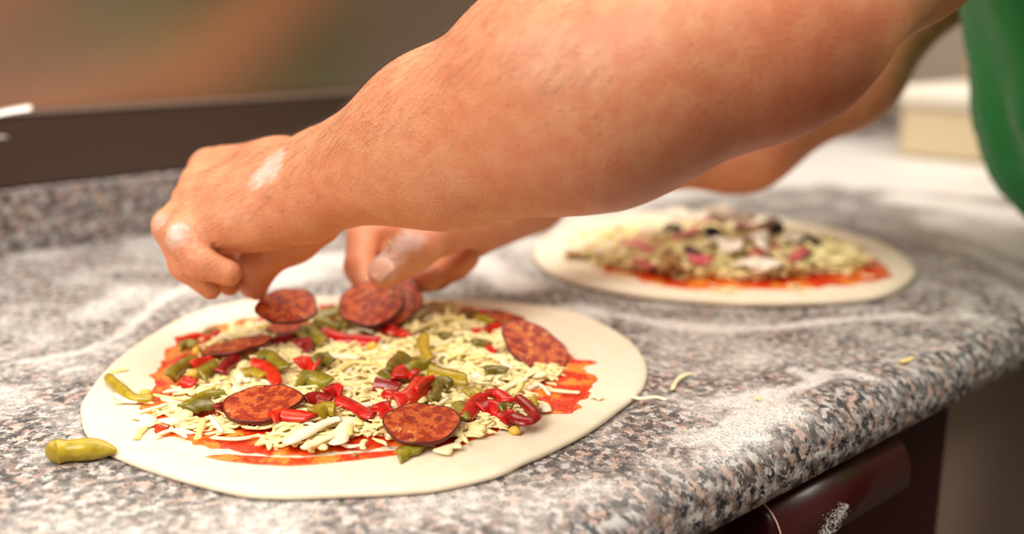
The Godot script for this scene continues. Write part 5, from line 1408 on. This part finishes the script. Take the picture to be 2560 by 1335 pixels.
	right.append([0.005, 0.0022, false, digit([Vector3(-0.0498,0.9663,-0.7845), Vector3(-0.0951,0.956,-0.782), Vector3(-0.0807,0.9308,-0.7532), Vector3(-0.0593,0.939,-0.7315)], [14, 11.5, 10.5, 10.0])])
	right.append([0.005, 0.0022, false, digit([Vector3(-0.0388,0.9625,-0.7733), Vector3(-0.0658,0.9519,-0.7728), Vector3(-0.0556,0.9355,-0.7523), Vector3(-0.0396,0.9456,-0.7383)], [13.5, 11, 10, 9.4])])
	right.append([0.005, 0.0022, false, digit([Vector3(-0.0264,0.9607,-0.7605), Vector3(-0.0472,0.9541,-0.763), Vector3(-0.0407,0.9432,-0.748), Vector3(-0.031,0.952,-0.7398)], [12.5, 10, 9, 8.2])])
	right.append([0.010, 0.004, false, digit([Vector3(-0.0172,0.9771,-0.746), Vector3(-0.0467,0.978,-0.7133), Vector3(-0.0655,0.9704,-0.6908), Vector3(-0.0838,0.9567,-0.6772)], [17, 15.5, 13.6, 11.2])])
	var flour_at := [[Vector3(-0.1422, 1.0370, -0.6286), 0.009], [Vector3(-0.1443, 1.0332, -0.6264), 0.009], [Vector3(-0.1492, 1.0299, -0.6271), 0.007], [Vector3(-0.1537, 1.0262, -0.6278), 0.006], [Vector3(-0.1385, 1.0407, -0.6295), 0.006], [Vector3(-0.2027, 0.9916, -0.6221), 0.007], [Vector3(-0.2014, 0.9972, -0.6246), 0.006], [Vector3(-0.2014, 0.9957, -0.6237), 0.006], [Vector3(-0.2175, 0.9984, -0.6424), 0.006], [Vector3(-0.0906, 0.9655, -0.6787), 0.008], [Vector3(-0.0858, 0.9637, -0.6691), 0.009], [Vector3(-0.0793, 0.9715, -0.6753), 0.010], [Vector3(-0.0722, 0.9766, -0.6766), 0.009], [Vector3(-0.0654, 0.9789, -0.6773), 0.008], [Vector3(-0.0824, 0.9595, -0.6666), 0.007]]
	var speck := FastNoiseLite.new()
	speck.frequency = 260.0
	speck.seed = 3
	var flush := FastNoiseLite.new()
	flush.frequency = 14.0
	flush.seed = 8
	var skin_tint := func(p: Vector3, _n: Vector3) -> Color:
		var c := Color(0.728, 0.330, 0.171)
		var r := clampf(0.5 + flush.get_noise_3dv(p) * 1.3, 0.0, 1.0)     # patches of redder skin
		c = c.lerp(Color(0.706, 0.257, 0.123), r * 0.45)
		var e := (p - elbow).length() / 0.075                              # chafed red elbow
		if e < 1.0: c = c.lerp(Color(0.70, 0.21, 0.10), clampf((1.0 - e) * 1.5 + flush.get_noise_3dv(p * 2.0) * 0.7, 0.0, 1.0) * 0.6)
		for q in flour_at:
			var d: float = (p - q[0]).length() / q[1]
			if d < 1.6:
				var a := clampf((1.25 - d) * 1.6 + speck.get_noise_3dv(p) * 0.9, 0.0, 1.0)
				c = c.lerp(Color(0.86, 0.80, 0.74), a * (0.5 if p.x > -0.1 else 0.36))
		return c
	var near_arm := field_mesh(left, 0.0027, skin_tint)
	var far_arm := field_mesh(right, 0.0034, skin_tint)
	# trunk, neck and head, mostly above and beside the frame
	var sh_l := Vector3(0.3233,1.2632,-0.7335)
	var sh_r := Vector3(0.528,1.2894,-1.131)
	var neck := (sh_l + sh_r) * 0.5 + Vector3(-0.03, 0.06, -0.02)
	var hips := at_counter(0.55, 0.93, 0.20)
	var waist := at_counter(0.58, 1.03, 0.17)
	var fwd := Basis(Vector3.UP, TURN) * Vector3(-0.25, 0, -0.97)
	var head := neck + Vector3(0, 0.10, 0) + fwd * 0.09
	var trunk := field_mesh([[0.04, 0.04, false, [
		[sh_l, neck, 0.052, 0.06], [sh_r, neck, 0.052, 0.06], [neck, waist, 0.10, 0.10], [waist, hips, 0.10, 0.12],
		[neck, head - Vector3(0, 0.05, 0), 0.055, 0.055], [head, head + fwd * 0.02 + Vector3(0, 0.06, 0), 0.074, 0.086], [head + fwd * 0.03 - Vector3(0, 0.05, 0), head + fwd * 0.04, 0.05, 0.06],
		[hips + Vector3(0.06, -0.05, -0.06), hips + Vector3(0.08, -0.86, -0.05), 0.08, 0.045], [hips + Vector3(-0.07, -0.05, 0.06), hips + Vector3(-0.05, -0.86, 0.08), 0.08, 0.045]]],
		[0.006, 0.006, false, [[head + fwd * 0.08 + Vector3(0, 0.02, 0), head + fwd * 0.105 - Vector3(0, 0.02, 0), 0.010, 0.016]]]], 0.011, skin_tint)
	var to_local := func(d: Dictionary) -> Dictionary:
		for k in d.v.size(): d.v[k] -= base
		return d
	var arm_v: PackedVector3Array = near_arm.v.duplicate()
	var arm_n: PackedVector3Array = near_arm.n.duplicate()
	part("body", to_mesh([to_local.call(near_arm), to_local.call(far_arm), to_local.call(trunk)]), M.skin, root)
	# arm hair
	part("arm_hair", hair_mesh(arm_v, arm_n, base), M.hair, root).set_meta("kind", "stuff")
	# thumbnail of the farther hand
	var nail_at := Vector3(-0.0855,0.9618,-0.6686)
	var nail_dir := (Vector3(-0.0898,0.9541,-0.6683) - Vector3(-0.0774,0.9643,-0.6759)).normalized()
	var nail := part("thumbnail", nail_mesh(nail_dir, (Vector3(0,1.126,0) - nail_at).normalized() * 0.75 + Vector3(-0.25, 0.75, 0.0), 0.0078, 0.0082), M.nail, root)
	nail.position = nail_at - base
	topping("chilli_crumb", [Vector3(-0.0809,0.9779,-0.6777), Vector3(-0.0794,0.9758,-0.6762)], 0.004, 0.0014, 0.0002, M.green_pepper[1], "tiny yellow crumb stuck to the farther hand's thumb", "crumb", "", 501)
	build_clothes(root, base, sh_l, sh_r, neck, hips, head, fwd)

func nail_mesh(dir: Vector3, up_hint: Vector3, half_w: float, half_l: float) -> ArrayMesh:
	var side := dir.cross(up_hint).normalized()
	var up := side.cross(dir).normalized()
	var v := PackedVector3Array()
	var idx := PackedInt32Array()
	var n := 9
	for i in n:
		for j in n:
			var s := float(i) / (n - 1) * 2.0 - 1.0
			var t := float(j) / (n - 1) * 2.0 - 1.0
			var w := half_w * sqrt(maxf(0.05, 1.0 - 0.35 * pow(absf(t), 4.0)))
			v.append(side * s * w + dir * t * half_l * sqrt(maxf(0.0, 1.0 - 0.3 * s * s)) + up * (0.0030 * (1.0 - s * s) - 0.0012 * t * t))
	for i in n - 1:
		for j in n - 1:
			var a := i * n + j
			idx.append_array([a, a + 1, a + n, a + 1, a + n + 1, a + n])
	return commit(v, idx)

func hair_mesh(verts: PackedVector3Array, norms: PackedVector3Array, base: Vector3) -> ArrayMesh:
	var r := RandomNumberGenerator.new()
	r.seed = 41
	var a: Vector3 = Vector3(-0.2031,1.0047,-0.6807)
	var b: Vector3 = Vector3(0.1296,1.1094,-0.5158)
	var axis := (a - b).normalized()
	var v := PackedVector3Array()
	var idx := PackedInt32Array()
	var count := 0
	for k in verts.size():
		var p := verts[k]
		var n := norms[k]
		var t := (p - b).dot(axis) / (a - b).length()
		if t < 0.15 or t > 1.0: continue
		var chance := 0.0
		if n.y > 0.1: chance = 0.42 if t < 0.8 else 0.50
		elif n.y > -0.3 and t < 0.8: chance = 0.09
		if t > 0.97 or r.randf() > chance: continue
		var dir := (axis + Vector3(0.0, -0.45, 0.35) + Vector3(r.randf_range(-0.35, 0.35), r.randf_range(-0.3, 0.3), r.randf_range(-0.35, 0.35)))
		dir = (dir - n * dir.dot(n)).normalized()
		var len := r.randf_range(0.006, 0.013)
		var rad := r.randf_range(0.00003, 0.00006)
		var side := dir.cross(n).normalized()
		var first := v.size()
		var q := p + Vector3(r.randf_range(-0.0013, 0.0013), 0, r.randf_range(-0.0013, 0.0013)) - n * 0.0004
		for s in 4:
			var u := float(s) / 3.0
			var c := q + dir * len * u + n * (len * (0.42 * u - 0.22 * u * u)) + side * len * 0.10 * sin(u * 3.0 + k)
			var w := rad * (1.0 - 0.75 * u)
			v.append(c + side * w - base)
			v.append(c - side * w - base)
			v.append(c + n * w * 1.6 - base)
		for s in 3:
			for e in 3:
				var i0 := first + s * 3 + e
				var i1 := first + s * 3 + (e + 1) % 3
				idx.append_array([i0, i1, i0 + 3, i1, i1 + 3, i0 + 3])
		count += 1
	return commit(v, idx)

func build_clothes(root: Node3D, base: Vector3, sh_l: Vector3, sh_r: Vector3, neck: Vector3, hips: Vector3, head: Vector3, fwd: Vector3):
	var white := func(_p: Vector3, _n: Vector3) -> Color: return Color.WHITE
	var wrinkle := FastNoiseLite.new()
	wrinkle.frequency = 5.0
	wrinkle.seed = 4
	var chest := (sh_l + sh_r) * 0.5
	var belly := Vector3(0.5711,1.0537,-0.9294)
	var waist := at_counter(0.58, 1.03, 0.17)
	var folds := func(p: Vector3) -> float:
		var q := p - belly
		var ang := atan2(q.z, -q.x)
		return 0.009 * sin(ang * 15.0 + q.y * 9.0 + wrinkle.get_noise_3dv(p) * 2.5) * clampf(0.55 + wrinkle.get_noise_3dv(p * 0.6 + Vector3(7, 3, 1)) * 1.2, 0.1, 1.0)
	var shirt := field_mesh([[0.06, 0.06, false, [
		[sh_l, sh_r, 0.072, 0.072], [chest + Vector3(0.06, -0.05, 0.0), belly, 0.125, 0.138], [belly, waist, 0.138, 0.135], [waist, hips + Vector3(0, 0.02, 0), 0.135, 0.155],
		[hips + Vector3(0, 0.02, 0), hips - Vector3(0, 0.08, 0), 0.155, 0.155], [neck, neck + Vector3(0, 0.02, 0), 0.075, 0.068]]],
		[0.02, 0.02, false, [[sh_l, Vector3(0.2867,1.227,-0.6989), 0.066, 0.068]]], [0.02, 0.02, false, [[sh_r, Vector3(0.4648,1.2286,-1.0905), 0.066, 0.068]]]], 0.008, white, Vector3(-INF, -INF, -INF), folds)
	for k in shirt.v.size(): shirt.v[k] -= base
	part("shirt", to_mesh([shirt]), M.shirt, root)
	var legs := field_mesh([[0.05, 0.05, false, [
		[hips - Vector3(0, 0.05, 0), hips - Vector3(0, 0.10, 0), 0.15, 0.15],
		[hips + Vector3(0.06, -0.08, -0.06), hips + Vector3(0.08, -0.86, -0.05), 0.105, 0.06], [hips + Vector3(-0.07, -0.08, 0.06), hips + Vector3(-0.05, -0.86, 0.08), 0.105, 0.06]]]], 0.012, white)
	for k in legs.v.size(): legs.v[k] -= base
	part("trousers", to_mesh([legs]), M.trousers, root)
	for s in [Vector3(0.08, -0.90, -0.05), Vector3(-0.05, -0.90, 0.08)]:
		var sh := field_mesh([[0.03, 0.03, false, [[hips + s + Vector3(0, 0.015, 0), hips + s + fwd * 0.15 + Vector3(0, 0.01, 0), 0.045, 0.038]]]], 0.008, white)
		for k in sh.v.size(): sh.v[k] -= base
		part("shoe", to_mesh([sh]), M.shoe, root)
	# short dark hair on the head
	var hair := field_mesh([[0.03, 0.03, false, [[head - fwd * 0.012 + Vector3(0, 0.045, 0), head + fwd * 0.012 + Vector3(0, 0.075, 0), 0.088, 0.088]]],
		[0.01, 0.02, true, [[head + fwd * 0.10 - Vector3(0, 0.06, 0), head + fwd * 0.10 + Vector3(0, 0.03, 0), 0.085, 0.075]]], [0.01, 0.02, true, [[head - Vector3(0, 0.12, 0), head - Vector3(0, 0.06, 0), 0.1, 0.07]]]], 0.007, white)
	for k in hair.v.size(): hair.v[k] -= base
	part("hair", to_mesh([hair]), M.hair, root)
	var side := fwd.cross(Vector3.UP).normalized()
	for s in [-1.0, 1.0]:
		part("eye", lump(Vector3(0.024, 0.014, 0.012), 0.0, 1), M.white_plastic, root).position = head + fwd * 0.083 + side * s * 0.032 + Vector3(0, 0.03, 0) - base
		part("ear", lump(Vector3(0.03, 0.06, 0.03), 0.1, 2), M.ear, root).position = head + side * s * 0.086 + Vector3(0, 0.02, 0) - base
	part("mouth", lump(Vector3(0.05, 0.014, 0.02), 0.0, 3), M.lip, root).position = head + fwd * 0.092 - Vector3(0, 0.05, 0) - base
